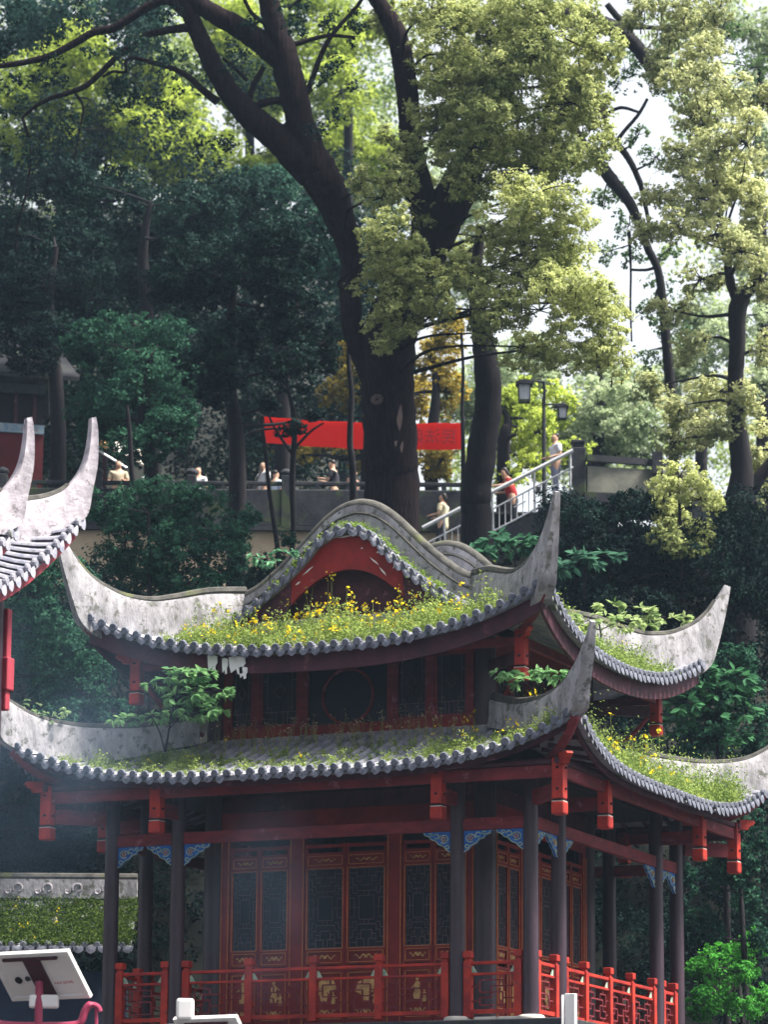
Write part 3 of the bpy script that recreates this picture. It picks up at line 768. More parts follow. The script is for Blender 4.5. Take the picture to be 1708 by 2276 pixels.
UST = [((-1.75,8.08),(-1.75,7.36)),((-1.25,8.02),(-1.25,7.18)),((-.8,7.87),(-.8,6.98)),((-.45,7.78),(-.45,6.9)),((-.1,7.82),(-.05,6.9)),((.15,7.95),(.3,7.03)),((.36,8.12),(.52,7.28)),((.52,8.34),(.62,7.62)),((.63,8.56),(.71,8.02)),((.71,8.74),(.79,8.42)),((.78,8.90),(.86,8.86))]
for c in range(4):
    o, inn = ridge_body(up, c, UST, w_body, 'hip_ridge', m_plaster, ur); ridge_cap(up, c, inn, .82, ur)
    # dark end tile hanging off the corner
# upper hanging posts, arms and beam
for sx, sy, x, y in [(1,-1,0,0),(1,1,0,D_),(-1,1,-W_,D_),(-1,-1,-W_,0)]:
    q = -.28; X, Y = x+sx*q, y+sy*q
    hanging_post(X, Y, 5.83, 6.72, 0, 0, pav, .95)
    mb = MB(); mb.bar((X-sx*.1,Y-sy*.1,6.28),(x-sx*1.3,y-sy*1.3,6.28),.09,.2); mb.build('corner_arm', m_maroon, pav)
    mb = MB(); mb.tube(smooth_path([(x-sx*1.2,y-sy*1.2,5.35),(x-sx*.7,y-sy*.7,5.75),(X-sx*.12,Y-sy*.12,6.2)],4),[.045]*9,6); mb.build('brace', m_redold, pav)
    mb = MB(); d = Vector((sx,sy,0)).normalized(); c0 = Vector((X+sx*.07, Y+sy*.07, 6.66)); pe = Vector((-d.y,d.x,0))
    mb.poly([c0+d*a+Vector((0,0,b))-pe*.05 for a,b in [(0,.08),(.28,.08),(.31,.04),(.25,-.01),(.20,-.02),(.16,-.08),(0,-.08)]], pe*.10); mb.build('beam_nose', m_red, pav)
    mb = MB(); mb.tube(smooth_path([(X,Y,6.74),(x+sx*.1,y+sy*.1,6.88),(x+sx*.42,y+sy*.42,7.22)],4),[.085]*9,4); mb.build('corner_rafter', m_redold, pav)
e = .28
for (a,b) in [((-W_+e+.12,e,6.52),(-e-.12,e,6.52)),((-e,e+.12,6.52),(-e,D_-e-.12,6.52)),((-W_+e+.12,D_-e,6.52),(-e-.12,D_-e,6.52)),((-W_+e,e+.12,6.52),(-W_+e,D_-e-.12,6.52))]:
    mb = MB(); mb.bar(a,b,.09,.15); mb.build('upper_eave_beam', m_redold, pav)
# peeling white scraps of render hanging off the upper fascia
mb = MB()
for px, py, w_, h in [(472,1475,26,44),(500,1480,16,40),(527,1478,44,44),(541,1495,22,30),(352,1447,22,22)]:
    c = onY(px, py, -.26); s_ = 1/130.
    pts = [c+Vector((a*w_*s_*.5,-.0,b*h*s_*.5)) for a,b in [(-1,.9),(-.2,1),(.9,.8),(1,.1),(.6,-.3),(.7,-.9),(.1,-1),(-.1,-.4),(-.7,-.8),(-.9,-.1)]]
    mb.poly(pts, (0,.012,0))
mb.build('peeling_render', m_white, ur)

# ------------------------------------------------------------------ neighbouring pavilion corners at the left edge
def side_pavilion(name, label, target, hs, zc, lift, L, p, rot=0, om=.55, oc=.75, post=True):
    """small pavilion whose far right roof corner stands at target (x,y) with corner eave height zc"""
    root = empty(name, (0,0,0), 0, label, 'pavilion', 'neighbouring pavilions at the left edge')
    cc, s_ = math.cos(rot), math.sin(rot); dx = hs+oc
    cx = target[0]-(dx*cc-dx*s_); cy = target[1]-(dx*s_+dx*cc)
    zm = zc-lift; ins = hs-.02
    zb = lambda o: zm + 1.9*max(-.3,((om-o)/(om+ins)))*(abs((om-o)/(om+ins))**.15)
    rf = Roof(cx, cy, hs, hs, om, oc, zm, lift, L, p, zb, ins, rot)
    ro = rf.surface().build('roof', m_tile2, root, smooth=True)
    rf.tiles().build('cover_tile', m_tile2, ro, smooth=True); rf.ends().build('eave_tile_end', m_tile2, ro)
    rf.fascia((0,1,2,3), .09, -.09, -.30).build('fascia', m_pinkred, ro)
    I_ = [(-.95,.08),(-.77,.12),(-.5,.21),(-.29,.35),(-.17,.52),(-.06,.76),(0,1.02),(.03,1.36),(.035,1.57)]
    O_ = [(-.95,-.72),(-.77,-.57),(-.5,-.42),(-.25,-.22),(-.02,-.02),(.05,.40),(.11,.85),(.115,1.32),(.09,1.59)]
    ST = [((a[0]+oc, a[1]+zc),(b[0]+oc, b[1]+zc)) for a,b in zip(I_,O_)]
    for c in range(4):
        o, inn = ridge_body(rf, c, ST, lambda t: .13*(1 if t < .55 else 1-.55*((t-.55)/.45)), 'hip_ridge', m_plaster2, ro)
        ridge_cap(rf, c, inn, .5, ro)
        q = rf.diag(c, oc-.02, zc+.02); d = rf.ddir(c); pe = Vector((-d.y,d.x,0)); mb = MB()
        mb.poly([q+pe*.11+d*.02, q-pe*.11+d*.02, q-pe*.10-d*.42+Vector((0,0,-.0)), q+pe*.10-d*.42], (0,0,.05)); mb.build('corner_tile', m_tile, ro)
    if post:
        for sx in (-1,1):
            for sy in (-1,1):
                x, y = rf.xy(sx*(hs-.25), sy*(hs-.25)); mb = MB(); mb.cyl(x, y, -1.46, zm+.3, .14); mb.build('pillar', m_pillar, root, smooth=True)
                x, y = rf.xy(sx*(hs-.12), sy*(hs-.12)); mb = MB()
                mb.box(x-.07,x+.07,y-.07,y+.07,zm-1.35,zm+.2); mb.box(x-.11,x+.11,y-.11,y+.11,zm-1.05,zm-.55); mb.build('hanging_post', m_pinkred, root, bevel=.02)
    return root, rf
m_tile2 = mat('weathered_roof_tile', (.16,.165,.22), (.34,.33,.38), 6, .8, .5, 30, c3=(.12,.13,.07), c3s=2.5, c3t=.58)
m_plaster2 = mat('pale_ridge_plaster', (.48,.44,.49), (.26,.24,.27), 5, .85, 1.0, 7, c3=(.16,.145,.16), c3s=5.5, c3t=.57)
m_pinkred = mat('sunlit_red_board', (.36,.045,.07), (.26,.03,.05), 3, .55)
tB = V(187, 1150, 56); side_pavilion('side_pavilion', 'bleached grey pavilion roof with the second tall horn from the left edge', (tB.x, tB.y), 2.5, tB.z, 1.75, 3.3, 1.35, rot=R(6))
tA = V(42, 1165, 52.5); side_pavilion('side_pavilion', 'bleached grey pavilion roof whose single horn touches the left edge', (tA.x, tA.y), 1.6, tA.z, 1.3, 2.3, 1.4, rot=R(6), post=False)

# ------------------------------------------------------------------ terrace: walls, rails, stairs, footbridge
Z15 = 15.0
def lw(px, py, d): return V(px, py, d)
tw = empty('terrace_wall', (0,0,0), 0, 'dark stained parapet wall over a beige base, behind the curved gable', 'wall')
a0 = V(-60, 1088, 92.3); a1 = V(1035, 1085, 92.3); zt = (a0.z+a1.z)/2-.03; a0.z = a1.z = 0
dirw = (a1-a0).normalized(); nw = Vector((dirw.y, -dirw.x, 0)); Lw = (a1-a0).length
mb = MB(); mid = (a0+a1)/2
mb.obox(mid+Vector((0,0,zt-.48)), dirw*Lw/2, nw*.14, Vector((0,0,.48))); mb.build('parapet', m_stoned, tw, bevel=.03)
mb = MB(); mb.obox(mid+Vector((0,0,zt-2.8))-nw*.05, dirw*Lw/2, nw*.13, Vector((0,0,1.82))); mb.build('beige_base', m_wallbeige, tw)
mb = MB(); mb.obox(mid+Vector((0,0,zt-1.02)), dirw*Lw/2, nw*.22, Vector((0,0,.06))); mb.build('ledge', m_stoned, tw)
mb = MB(); mb.bar(a0+Vector((0,0,zt+.17)), a1+Vector((0,0,zt+.17)), .13, .10); mb.build('top_rail', m_stoned, tw, bevel=.02)
k = 0
while k*2.4 < Lw:
    c = a0+dirw*(k*2.4+.75); mb = MB(); mb.obox(c+Vector((0,0,zt-.3)), dirw*.12, nw*.17, Vector((0,0,.66)))
    mb.lathe(c.x, c.y, [(zt+.36,.10),(zt+.40,.15),(zt+.46,.16),(zt+.53,.11),(zt+.56,.03)], 12); mb.build('stone_post', m_stoned, tw, bevel=.02)
    for t in (.8, 1.6):
        c2 = c+dirw*t; mb = MB(); mb.obox(c2+Vector((0,0,zt+.05)), dirw*.06, nw*.06, Vector((0,0,.08))); mb.build('rail_block', m_stoned, tw)
    k += 1
mb = MB(); mb.poly([at_sl(90.1,-45,14.70), at_sl(90.1,6.0,14.70), at_sl(101,6.0,14.70), at_sl(101,-45,14.70)], (0,0,.06)); mb.build('terrace_paving', m_pave, kind='structure')
# stairs with steel railing
st = empty('stair_railing', (0,0,0), 0, 'bright steel handrail with upright bars climbing the stairs behind the right horn', 'railing')
dS = 91.0
def sp(px, py, d=dS): return V(px, py, d)
def P_(a, b, t): return Vector(a).lerp(Vector(b), t)
h0, h1 = sp(940,1173), sp(1275,1001); m0, m1 = sp(946,1190), sp(1275,1020); b0_, b1_ = sp(946,1265), sp(1272,1088)
m0b, m1b = sp(946,1209), sp(1275,1038); l0, l1 = sp(946,1262), sp(1275,1086)
mb = MB(); mb.tube([h0, h1], .052, 8); mb.build('handrail', m_steel, st, smooth=True)
mb = MB(); mb.tube([m0b, m1b], .024, 6); mb.build('middle_rail', m_steel, st, smooth=True)
mb = MB(); mb.tube([l0, l1], .026, 6); mb.build('bottom_rail', m_steel, st, smooth=True)
for i in range(25):
    t = (i+.5)/25; q1 = P_(m0b, m1b, t); q0 = P_(l0, l1, t); post = i in (3, 11, 18, 24)
    mb = MB(); mb.tube([q0-Vector((0,0,.10 if post else 0)), (P_(h0,h1,t) if post else q1)], .030 if post else .014, 6); mb.build('post' if post else 'baluster', m_steel, st, smooth=True)
for i in (2, 8, 15, 21):
    q = P_(P_(m0b,m1b,i/25), P_(l0,l1,i/25), .42); q2 = P_(P_(m0b,m1b,(i+2)/25), P_(l0,l1,(i+2)/25), .42); mb = MB(); mb.tube([q,q2],.018,5); mb.build('short_rail', m_steel, st)
sr = empty('staircase', (0,0,0), 0, 'dark concrete staircase rising to the right below the steel handrail', 'staircase')
mb = MB(); N = 17
for i in range(N):
    t = i/N; q = P_(l0, l1, t)-Vector((0,0,.06)); q2 = P_(l0, l1, (i+1)/N)-Vector((0,0,.06))
    w0 = HF*.1; c = (q+q2)/2; zz = min(q.z,q2.z)
    dxy = Vector((q2.x-q.x, q2.y-q.y, 0)); mb.obox(Vector((c.x,c.y,0))+HF*.47+Vector((0,0,zz-.35)), dxy/2, HF*.42, Vector((0,0,.42)))
mb.build('step', m_stoned, sr)
mb = MB(); mb.poly([l0-Vector((0,0,.1))-HF*.06, l1-Vector((0,0,.1))-HF*.06, l1-Vector((0,0,.62))-HF*.06, l0-Vector((0,0,.62))-HF*.06], HF*.12); mb.build('side_beam', m_stoned, sr)
# stone gate post, bridge deck and dark rail to the right
br = empty('footbridge', (0,0,0), 0, 'dark stone footbridge on a square red pier, right of the steel handrail', 'bridge')
c = V(1286, 1100, 91.3); zt2 = V(1286, 990, 91.3).z; c.z = 0
mb = MB(); mb.obox(c+Vector((0,0,zt2-1.0)), HR*.19, HF*.19, Vector((0,0,.98))); mb.build('bridge_post', m_stoned, br, bevel=.03)
mb = MB(); mb.obox(c+Vector((0,0,zt2+.04)), HR*.15, HF*.15, Vector((0,0,.06))); mb.obox(c+Vector((0,0,zt2+.13)), HR*.18, HF*.18, Vector((0,0,.05))); mb.build('post_cap', m_stoned, br, bevel=.03)
e0, e1 = V(1305,1018,91.3), V(1500,1032,91.8)
mb = MB(); mb.bar(e0, e1, .14, .16); mb.build('bridge_rail', m_stoned, br)
e0, e1 = V(1305,1072,91.3), V(1560,1085,91.8)
mb = MB(); mb.bar(e0, e1, .16, .80); mb.build('bridge_parapet', mat('lichened_panel', (.24,.235,.20), (.13,.135,.12), 2, .9, .4, 14), br)
mb = MB(); mb.bar(V(1285,1122,92), V(1640,1135,92.5), 2.0, .24); mb.build('deck', m_stoned, br)
for px in (1462,): 
    q = V(px, 1030, 91.5); mb = MB(); mb.obox(q, HR*.13, HF*.13, Vector((0,0,.28))); mb.build('bridge_post', m_stoned, br)
for px, m_ in ((1287, m_maroon),(1560, m_stoned)):
    q = V(px, 1135, 91.6); q.z = 0; zg = 2.0; zt3 = V(px, 1128, 91.6).z
    mb = MB(); mb.obox(q+Vector((0,0,(zg+zt3)/2)), HR*.26, HF*.26, Vector((0,0,(zt3-zg)/2))); mb.build('pier', m_, br)
q0, q1 = V(1291,1158,91.1), V(1293,1250,91.1); mb = MB(); mb.tube(smooth_path([V(1281,1152,91.1), V(1288,1153,91.1), V(1291,1162,91.1), q1],3),.022,5); mb.build('drain_pipe', m_steel, br)

# banner strung between the trees, its writing seen from behind
bn = empty('red_banner', (0,0,0), 0, 'long red cloth banner with faint mirrored characters hung behind the thick trunk', 'banner')
m_banner = bpy.data.materials.new('banner_cloth'); m_banner.use_nodes = True
_n = m_banner.node_tree; _p = _n.nodes['Principled BSDF']; _p.inputs['Base Color'].default_value = (.72,.024,.012,1); _p.inputs['Roughness'].default_value = .7
_t = _n.nodes.new('ShaderNodeBsdfTranslucent'); _t.inputs[0].default_value = (.9,.03,.015,1); _m = _n.nodes.new('ShaderNodeMixShader'); _m.inputs[0].default_value = .45
_n.links.new(_p.outputs[0], _m.inputs[1]); _n.links.new(_t.outputs[0], _m.inputs[2]); _n.links.new(_m.outputs[0], _n.nodes['Material Output'].inputs[0])
m_bantext = mat('banner_print', (.26,.003,.005), (.24,.003,.005), 5, .7)
dB = 95.5; TL, TR, BL, BR = V(588,926,dB), V(1027,940,dB-.3), V(588,984,dB), V(1027,999,dB-.3)
mb = MB(); NX, NZ = 60, 6
for j in range(NZ+1):
    for i in range(NX+1):
        p = TL.lerp(TR, i/NX).lerp(BL.lerp(BR, i/NX), j/NZ) + HF*(.03*math.sin(i*.45+j*.35)+.008*math.sin(i*1.9)) - Vector((0,0,.08*math.sin(math.pi*i/NX))); mb.v.append(tuple(p))
n_ = len(mb.v)
for p in list(mb.v): mb.v.append((p[0]+HF.x*.008, p[1]+HF.y*.008, p[2]))
for j in range(NZ):
    for i in range(NX): a = j*(NX+1)+i; mb.f += [(a,a+1,a+NX+2,a+NX+1),(a+n_,a+n_+NX+1,a+n_+NX+2,a+n_+1)]
mb.build('cloth', m_banner, bn, smooth=True)
def text_mesh(txt, size, origin, xdir, zdir, mt, parent, name, extrude=.004):
    cu_ = bpy.data.curves.new(name, 'FONT'); cu_.body = txt; cu_.size = size; cu_.extrude = extrude; cu_.offset = size*.008
    ob = bpy.data.objects.new(name+'_tmp', cu_); COL.objects.link(ob); bpy.context.view_layer.update()
    me = bpy.data.meshes.new_from_object(ob.evaluated_get(bpy.context.evaluated_depsgraph_get())); bpy.data.objects.remove(ob)
    x = Vector(xdir).normalized(); z = Vector(zdir).normalized(); y = x.cross(z)
    for v_ in me.vertices: v_.co = Vector(origin)+x*v_.co.x+z*v_.co.y+y*v_.co.z
    me.materials.clear(); me.materials.append(mt); me.name = name
    o = bpy.data.objects.new(name, me); COL.objects.link(o); o.parent = parent; return o
xd = (TL-TR).normalized()
text_mesh('民法典', .42, V(1015, 984, dB-.58), xd, (0,0,1), m_bantext, bn, 'printed_characters')
mb = MB(); mb.tube([V(1027,940,dB-.3), V(1040,925,dB-.3)], .012, 4); mb.tube([TL, V(570,915,dB)], .012, 4); mb.build('cord', m_dark, bn)

# lantern lamp post
lp = empty('lamp_post', (0,0,0), 0, 'slim dark post with a square lantern hanging from its left arm, between the trees', 'lamp post')
q = V(1210, 1060, 93); zl = V(1210, 880, 93).z; zb_ = 13.9
mb = MB(); mb.cyl(q.x, q.y, 13.0, zl+.05, .062, .05, 10); mb.build('pole', m_stoned, lp, smooth=True)
a = V(1210,900,93); b = V(1158,848,93); l = V(1166,846,93); mb = MB(); top = V(1212,846,93)
mb.tube([V(1210,905,93), V(1211,870,93), V(1209,850,93)], .04, 6); mb.tube([V(1212,849,93), V(1160,846,93)], .03, 6); mb.tube([V(1210,899,93), V(1255,899,93)], .025, 6); mb.build('arm', m_stoned, lp)
def lantern(c, s_):
    mb = MB(); mb.obox(c+Vector((0,0,.20*s_)), HR*.19*s_, HF*.19*s_, Vector((0,0,.03*s_))); mb.obox(c+Vector((0,0,.25*s_)), HR*.12*s_, HF*.12*s_, Vector((0,0,.03*s_)))
    mb.tube([c+Vector((0,0,.26*s_)), c+Vector((0,0,.42*s_))], .015, 5); mb.obox(c+Vector((0,0,-.20*s_)), HR*.13*s_, HF*.13*s_, Vector((0,0,.02*s_)))
    for i in (-1,1):
        for j in (-1,1): mb.bar(c+HR*.14*s_*i+HF*.14*s_*j+Vector((0,0,.19*s_)), c+HR*.115*s_*i+HF*.115*s_*j-Vector((0,0,.19*s_)), .02, .02)
    ln = mb.build('lantern', m_stoned, lp)
    mb = MB(); mb.obox(c-Vector((0,0,.0)), HR*.115*s_, HF*.115*s_, Vector((0,0,.17*s_))); mb.build('frosted_pane', mat('frosted_glass', (.45,.47,.52), (.38,.40,.45), 4, .4), ln)
lantern(V(1166,873,93), 1.15); lantern(V(1251,918,93), .8)

# ------------------------------------------------------------------ old building top left, hut, lower corridor roof
ob_ = empty('old_building', (0,0,0), 0, 'dark building with a red wall and painted frieze at the left edge', 'building')
q0, q1 = V(-200, 1010, 97), V(96, 1000, 98); q0.z = q1.z = 0; dd_ = (q1-q0).normalized(); Lb = (q1-q0).length; nb_ = Vector((dd_.y,-dd_.x,0))
zA = V(40,992,97).z; zB = V(40,945,97).z; zC = V(40,924,97).z; zD = V(40,850,97).z; zE = V(40,838,97).z
m_frieze = mat('painted_frieze', (.10,.22,.33), (.34,.36,.38), 9, .7, .2, 20, c3=(.30,.08,.07), c3s=6, c3t=.6)
mc = (q0+q1)/2-nb_*1.5
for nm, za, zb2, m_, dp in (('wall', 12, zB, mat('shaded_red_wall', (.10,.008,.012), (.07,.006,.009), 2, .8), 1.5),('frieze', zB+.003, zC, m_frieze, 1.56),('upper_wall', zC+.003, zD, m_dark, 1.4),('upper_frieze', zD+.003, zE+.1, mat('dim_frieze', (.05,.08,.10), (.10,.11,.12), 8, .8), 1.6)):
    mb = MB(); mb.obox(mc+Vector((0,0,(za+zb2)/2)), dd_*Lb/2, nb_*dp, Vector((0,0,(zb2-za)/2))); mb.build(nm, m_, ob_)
mb = MB(); c = mc+Vector((0,0,zE+.1))
mb.poly([c+dd_*(-Lb/2)+nb_*2.3, c+dd_*(Lb/2+.8)+nb_*2.3, c+dd_*(Lb/2+.3)+Vector((0,0,1.8)), c+dd_*(-Lb/2)+Vector((0,0,1.8))], (0,0,.12))
mb.poly([c+dd_*(-Lb/2)-nb_*2.3, c+dd_*(Lb/2+.8)-nb_*2.3, c+dd_*(Lb/2+.3)+Vector((0,0,1.8)), c+dd_*(-Lb/2)+Vector((0,0,1.8))], (0,0,.12)); mb.build('roof', m_stoned, ob_)
for i in range(7):
    c = q0+dd_*(Lb*(i+.5)/7)-nb_*.08; mb = MB(); mb.obox(c+Vector((0,0,(zC+zD)/2)), dd_*.05, nb_*.03, Vector((0,0,(zD-zC)/2))); mb.build('wall_post', m_maroon, ob_)

hut = empty('kiosk', (0,0,0), 0, 'small kiosk with a pale sloping awning beside the terrace rail, behind the tall left horn', 'kiosk')
m_awn = mat('awning_cream', (.72,.66,.55), (.62,.62,.62), 2, .7); m_orange = mat('orange_edge', (.75,.42,.18), (.68,.36,.14), 4, .7)
A, B, C_, D2 = V(222,976,96.2), V(318,1030,96.2), V(318,1002,97.4), V(250,966,97.4)
mb = MB(); mb.poly([V(226,984,96.2), V(345,1046,96.2), V(352,1012,97.7), V(236,970,97.7)], HF*.05-Vector((0,0,.06))); mb.build('awning', m_awn, hut)
mb = MB(); mb.tube([V(224,980,96.1), V(240,992,96.1)], .10, 8); mb.build('awning_end', m_orange, hut)
mb = MB(); mb.tube([V(216,1000,96.1), V(282,1040,96.1)], .03, 6); mb.build('awning_pole', m_steel, hut)
for px in (232, 342):
    q = V(px, 1050, 97.0); zt4 = V(px, 1000 if px < 300 else 1035, 97.0).z; q.z = 0; mb = MB(); mb.obox(q+Vector((0,0,(13.9+zt4)/2)), HR*.06, HF*.06, Vector((0,0,(zt4-13.9)/2))); mb.build('hut_post', m_maroon, hut)
q = V(285,1040,98.4); q.z = 0; mb = MB(); mb.obox(q+Vector((0,0,15.0)), HR*.9, HF*.05, Vector((0,0,1.1))); mb.build('back_board', m_dark, hut)
mb = MB()
for i in range(5):
    a = V(262+i*22, 965+i*4, 98.2); mb.bar(a, a+HR*.22-Vector((0,0,.12)), .03, .05)
    mb.bar(a+HR*.1-Vector((0,0,.2)), a+HR*.1-Vector((0,0,.45)), .03, .03)
mb.build('roof_slats', m_white, hut)

# lower corridor with a mossy roof, seen past the left pillars
cb = empty('corridor', (0,0,0), 0, 'low corridor building with a moss covered roof and scroll-worked ridge behind the left pillars', 'building')
dC = 74.5
r0_, r1_ = V(-260,1955,dC+1.2), V(306,1938,dC+1.2); e0_, e1_ = V(-260,2108,dC-.6), V(306,2096,dC-.6)
r1_.z = r0_.z = (r0_.z+r1_.z)/2; e1_.z = e0_.z = (e0_.z+e1_.z)/2
ax = (r1_-r0_); ax.z = 0; ax.normalize(); no = Vector((ax.y,-ax.x,0)); Lr = (r1_-r0_).length
run = (e0_-r0_).dot(no); drop = r0_.z-.42-e0_.z
rz = r0_.z-.42
mb = MB(); NS = 10
for j in range(NS+1):
    t = j/NS; z = rz - drop*(t**.8)
    for u_ in (0, Lr): p = Vector((r0_.x,r0_.y,0))+ax*u_+no*(run*t); mb.v.append((p.x,p.y,z))
for j in range(NS): mb.f.append((2*j,2*j+1,2*j+3,2*j+2))
b_ = len(mb.v)
for p in list(mb.v): mb.v.append((p[0],p[1],p[2]-.1))
for j in range(NS): mb.f.append((b_+2*j,b_+2*j+2,b_+2*j+3,b_+2*j+1))
mb.f += [(0,1,b_+1,b_),(2*NS,b_+2*NS,b_+2*NS+1,2*NS+1)]+[(2*j+s_,2*j+2+s_,b_+2*j+2+s_,b_+2*j+s_) for j in range(NS) for s_ in (0,1)]
crf = mb.build('roof', m_tile, cb)
mb = MB(); ou = no; 
for i in range(int(Lr/.25)):
    q = Vector((e0_.x,e0_.y,0))*1.0; q = Vector((r0_.x,r0_.y,0))+ax*(.12+.25*i)+no*run; q.z = rz-drop
    if i % 1 == 0: drip(mb, q+no*.03+ax*.125, no, ax, .105, .15*random.uniform(.9,1.1)); disc(mb, q+no*.03+Vector((0,0,.03)), no, ax, .07)
mb.build('eave_tile_end', m_tileend, crf)
mb = MB(); c = Vector((r0_.x,r0_.y,0))+ax*Lr/2
mb.obox(c+Vector((0,0,rz+.15)), ax*Lr/2, no*.10, Vector((0,0,.20))); rdg = mb.build('ridge', m_plaster, crf)
mb = MB(); mb.tube([Vector((r0_.x,r0_.y,rz+.40)), Vector((r0_.x,r0_.y,rz+.40))+ax*Lr], .09, 8); mb.build('ridge_cap', m_ridgecap, rdg, smooth=True)
mb = MB()
for i in range(int(Lr/.62)):
    c2 = Vector((r0_.x,r0_.y,rz+.14))+ax*(.35+.62*i)+no*.105; fl = -1
    for (a_, b_2, r_, t0, t1) in ((0,.02,.11,-.5,4.6),(.22,-.04,.09,2.6,7.4)):
        pts = [c2+ax*fl*(a_+r_*(1-.09*t)*math.cos(t))+Vector((0,0,b_2+r_*(1-.09*t)*math.sin(t))) for t in np.linspace(t0,t1,12)]
        mb.tube(pts, .022, 5)
mb.build('scroll_relief', m_plaster2, rdg)
mb = MB(); mb.obox(c+no*(run-.7)+Vector((0,0,(rz-drop-1.5)/2-.3)), ax*(Lr/2-.1), no*.08, Vector((0,0,(rz-drop+1.5)/2-.15))); mb.build('wall', mat('dim_blue_wall', (.035,.05,.09), (.025,.035,.07), 2, .85), cb)

# ------------------------------------------------------------------ information boards
m_ink = mat('faded_pink_print', (.55,.18,.20), (.5,.2,.22), 4, .7)
def info_board(name, label, px, py, d, w_=1.25, h_=.76, tilt=R(45), stand=True, box_up=False):
    c = V(px, py, d); root = empty(name, (c.x, c.y, -1.45), 0, label, 'sign', 'slanted information boards in the court')
    g0 = -1.45
    inv = lambda p: Vector(p)-Vector((c.x,c.y,-1.45))
    X = HR; b = (HF*math.cos(tilt)*-1*.0)  # board leans: its top edge is nearer the camera-side viewer's left
    ya_ = R(30); X = HR*math.cos(ya_) - HF*math.sin(ya_); Nh = -HF*math.cos(ya_) - HR*math.sin(ya_)
    up_ = (Vector((0,0,1))*math.cos(tilt) + Nh*math.sin(tilt)).normalized(); nn = X.cross(up_)
    cc = inv(c)
    mb = MB(); mb.obox(cc, X*w_/2, nn*.015, up_*h_/2); bd = mb.build('board', m_white, root, bevel=.006)
    mb = MB(); t = .035
    for s_ in (-1,1): mb.obox(cc+up_*s_*(h_/2), X*(w_/2+t), nn*.035, up_*t); mb.obox(cc+X*s_*(w_/2), X*t, nn*.034, up_*(h_/2-t))
    mb.build('board_rim', m_white, bd, bevel=.008)
    sgn = 1 if nn.dot(HF) < 0 else -1
    bk = nn*sgn
    mb = MB(); mb.obox(cc+bk*.035+up_*(h_*.0), X*.13, bk*.02, up_*(h_*.46)); mb.obox(cc+bk*.045+up_*(h_*.43), X*(w_*.36), bk*.02, up_*.018); mb.build('back_brace', m_maroon, bd)
    mb = MB(); mb.tube([cc+bk*.08-up_*.05, Vector((cc.x,cc.y,cc.z-.55))-HF*.12, Vector((cc.x,cc.y,0))-HF*.12], .055, 12); mb.build('post', m_pink, root, smooth=True)
    if box_up:
        q = cc+up_*(h_/2+.03)-X*.33+Vector((0,0,.12)); mb = MB(); mb.obox(q-HF*.03, HR*.125, HF*.06, Vector((0,0,.15))); mb.build('speaker_box', m_white, root, bevel=.04)
    q = Vector((cc.x,cc.y,cc.z-.36))+HR*.06-HF*.02; mb = MB(); mb.obox(q, HR*.20, HF*.09, Vector((0,0,.09))); mb.build('control_box', m_white, root, bevel=.03)
    mb = MB(); q = cc+bk*.02-X*(w_*.30)-up_*.05
    mb.tube([q, q+bk*.02], .055, 12); mb.build('cable_hole', m_dark, bd)
    mb = MB(); mb.tube([q+X*.16+up_*.02, q+X*.16+up_*.02+bk*.02], .04, 8); mb.tube([q+X*.2+bk*.006, q+X*.5+bk*.006], .004, 4); mb.build('cable', m_stoned, bd)
    mb = MB()
    for i in range(7):
        e = cc+bk*.0165+X*(w_*(.16+.037*i))-up_*(h_*.17)
        for k in range(4): 
            o2 = X*random.uniform(-.016,.016)+up_*random.uniform(-.018,.018)
            mb.obox(e+o2, X*(.016 if k % 2 else .003), bk*.002, up_*(.003 if k % 2 else .018))
    mb.build('small_print', m_ink, bd)
    mb = MB()
    for s_ in (-1,1):
        pts = [Vector((cc.x,cc.y,cc.z-.70))-HF*.12+HR*s_*a+Vector((0,0,z)) for a,z in [(0,0),(.45,.01),(.58,.06),(.63,.2),(.70,.29),(.80,.27),(.84,.20)]]
        mb.tube(smooth_path(pts,4), [.055]*17+[.04]*8, 8)
        mb.tube([Vector((cc.x,cc.y,cc.z-.44))-HF*.12+HR*s_*.79, Vector((cc.x,cc.y,cc.z-1.6))-HF*.12+HR*s_*.79], .025, 6)
    mb.build('scroll_arm', m_pink, root, smooth=True)
    return root
info_board('info_board', 'white slanted information board on a pink-red post, leftmost and highest of the boards', 90, 2167, 50)
info_board('info_board', 'white slanted board with a rounded box on its top edge, before the railing', 478, 2306, 51, w_=.98, h_=.70, box_up=True)
bx = V(1270, 2250, 58); mb = MB(); rt = empty('sign_cabinet', (bx.x,bx.y,-1.45), 0, 'narrow white box standing in front of the right-hand pillars', 'sign')
mb.obox(Vector((0,0,bx.z+1.45)), (HR*.9-HF*.4).normalized()*.085, (HF*.9+HR*.4).normalized()*.06, Vector((0,0,.30))); mb.build('cabinet', m_white, rt, bevel=.01)
mb = MB(); mb.obox(Vector((0,0,bx.z+1.45))-HR*.13+HF*.05+Vector((0,0,.02)), HR*.02+HF*.01, HF*.09, Vector((0,0,.26))); mb.build('cabinet_door', m_white, rt)
mb = MB(); mb.obox(Vector((0,0,(bx.z+1.45-.3)/2)), HR*.03, HF*.03, Vector((0,0,(bx.z+1.45-.3)/2))); mb.build('post', m_steel, rt)

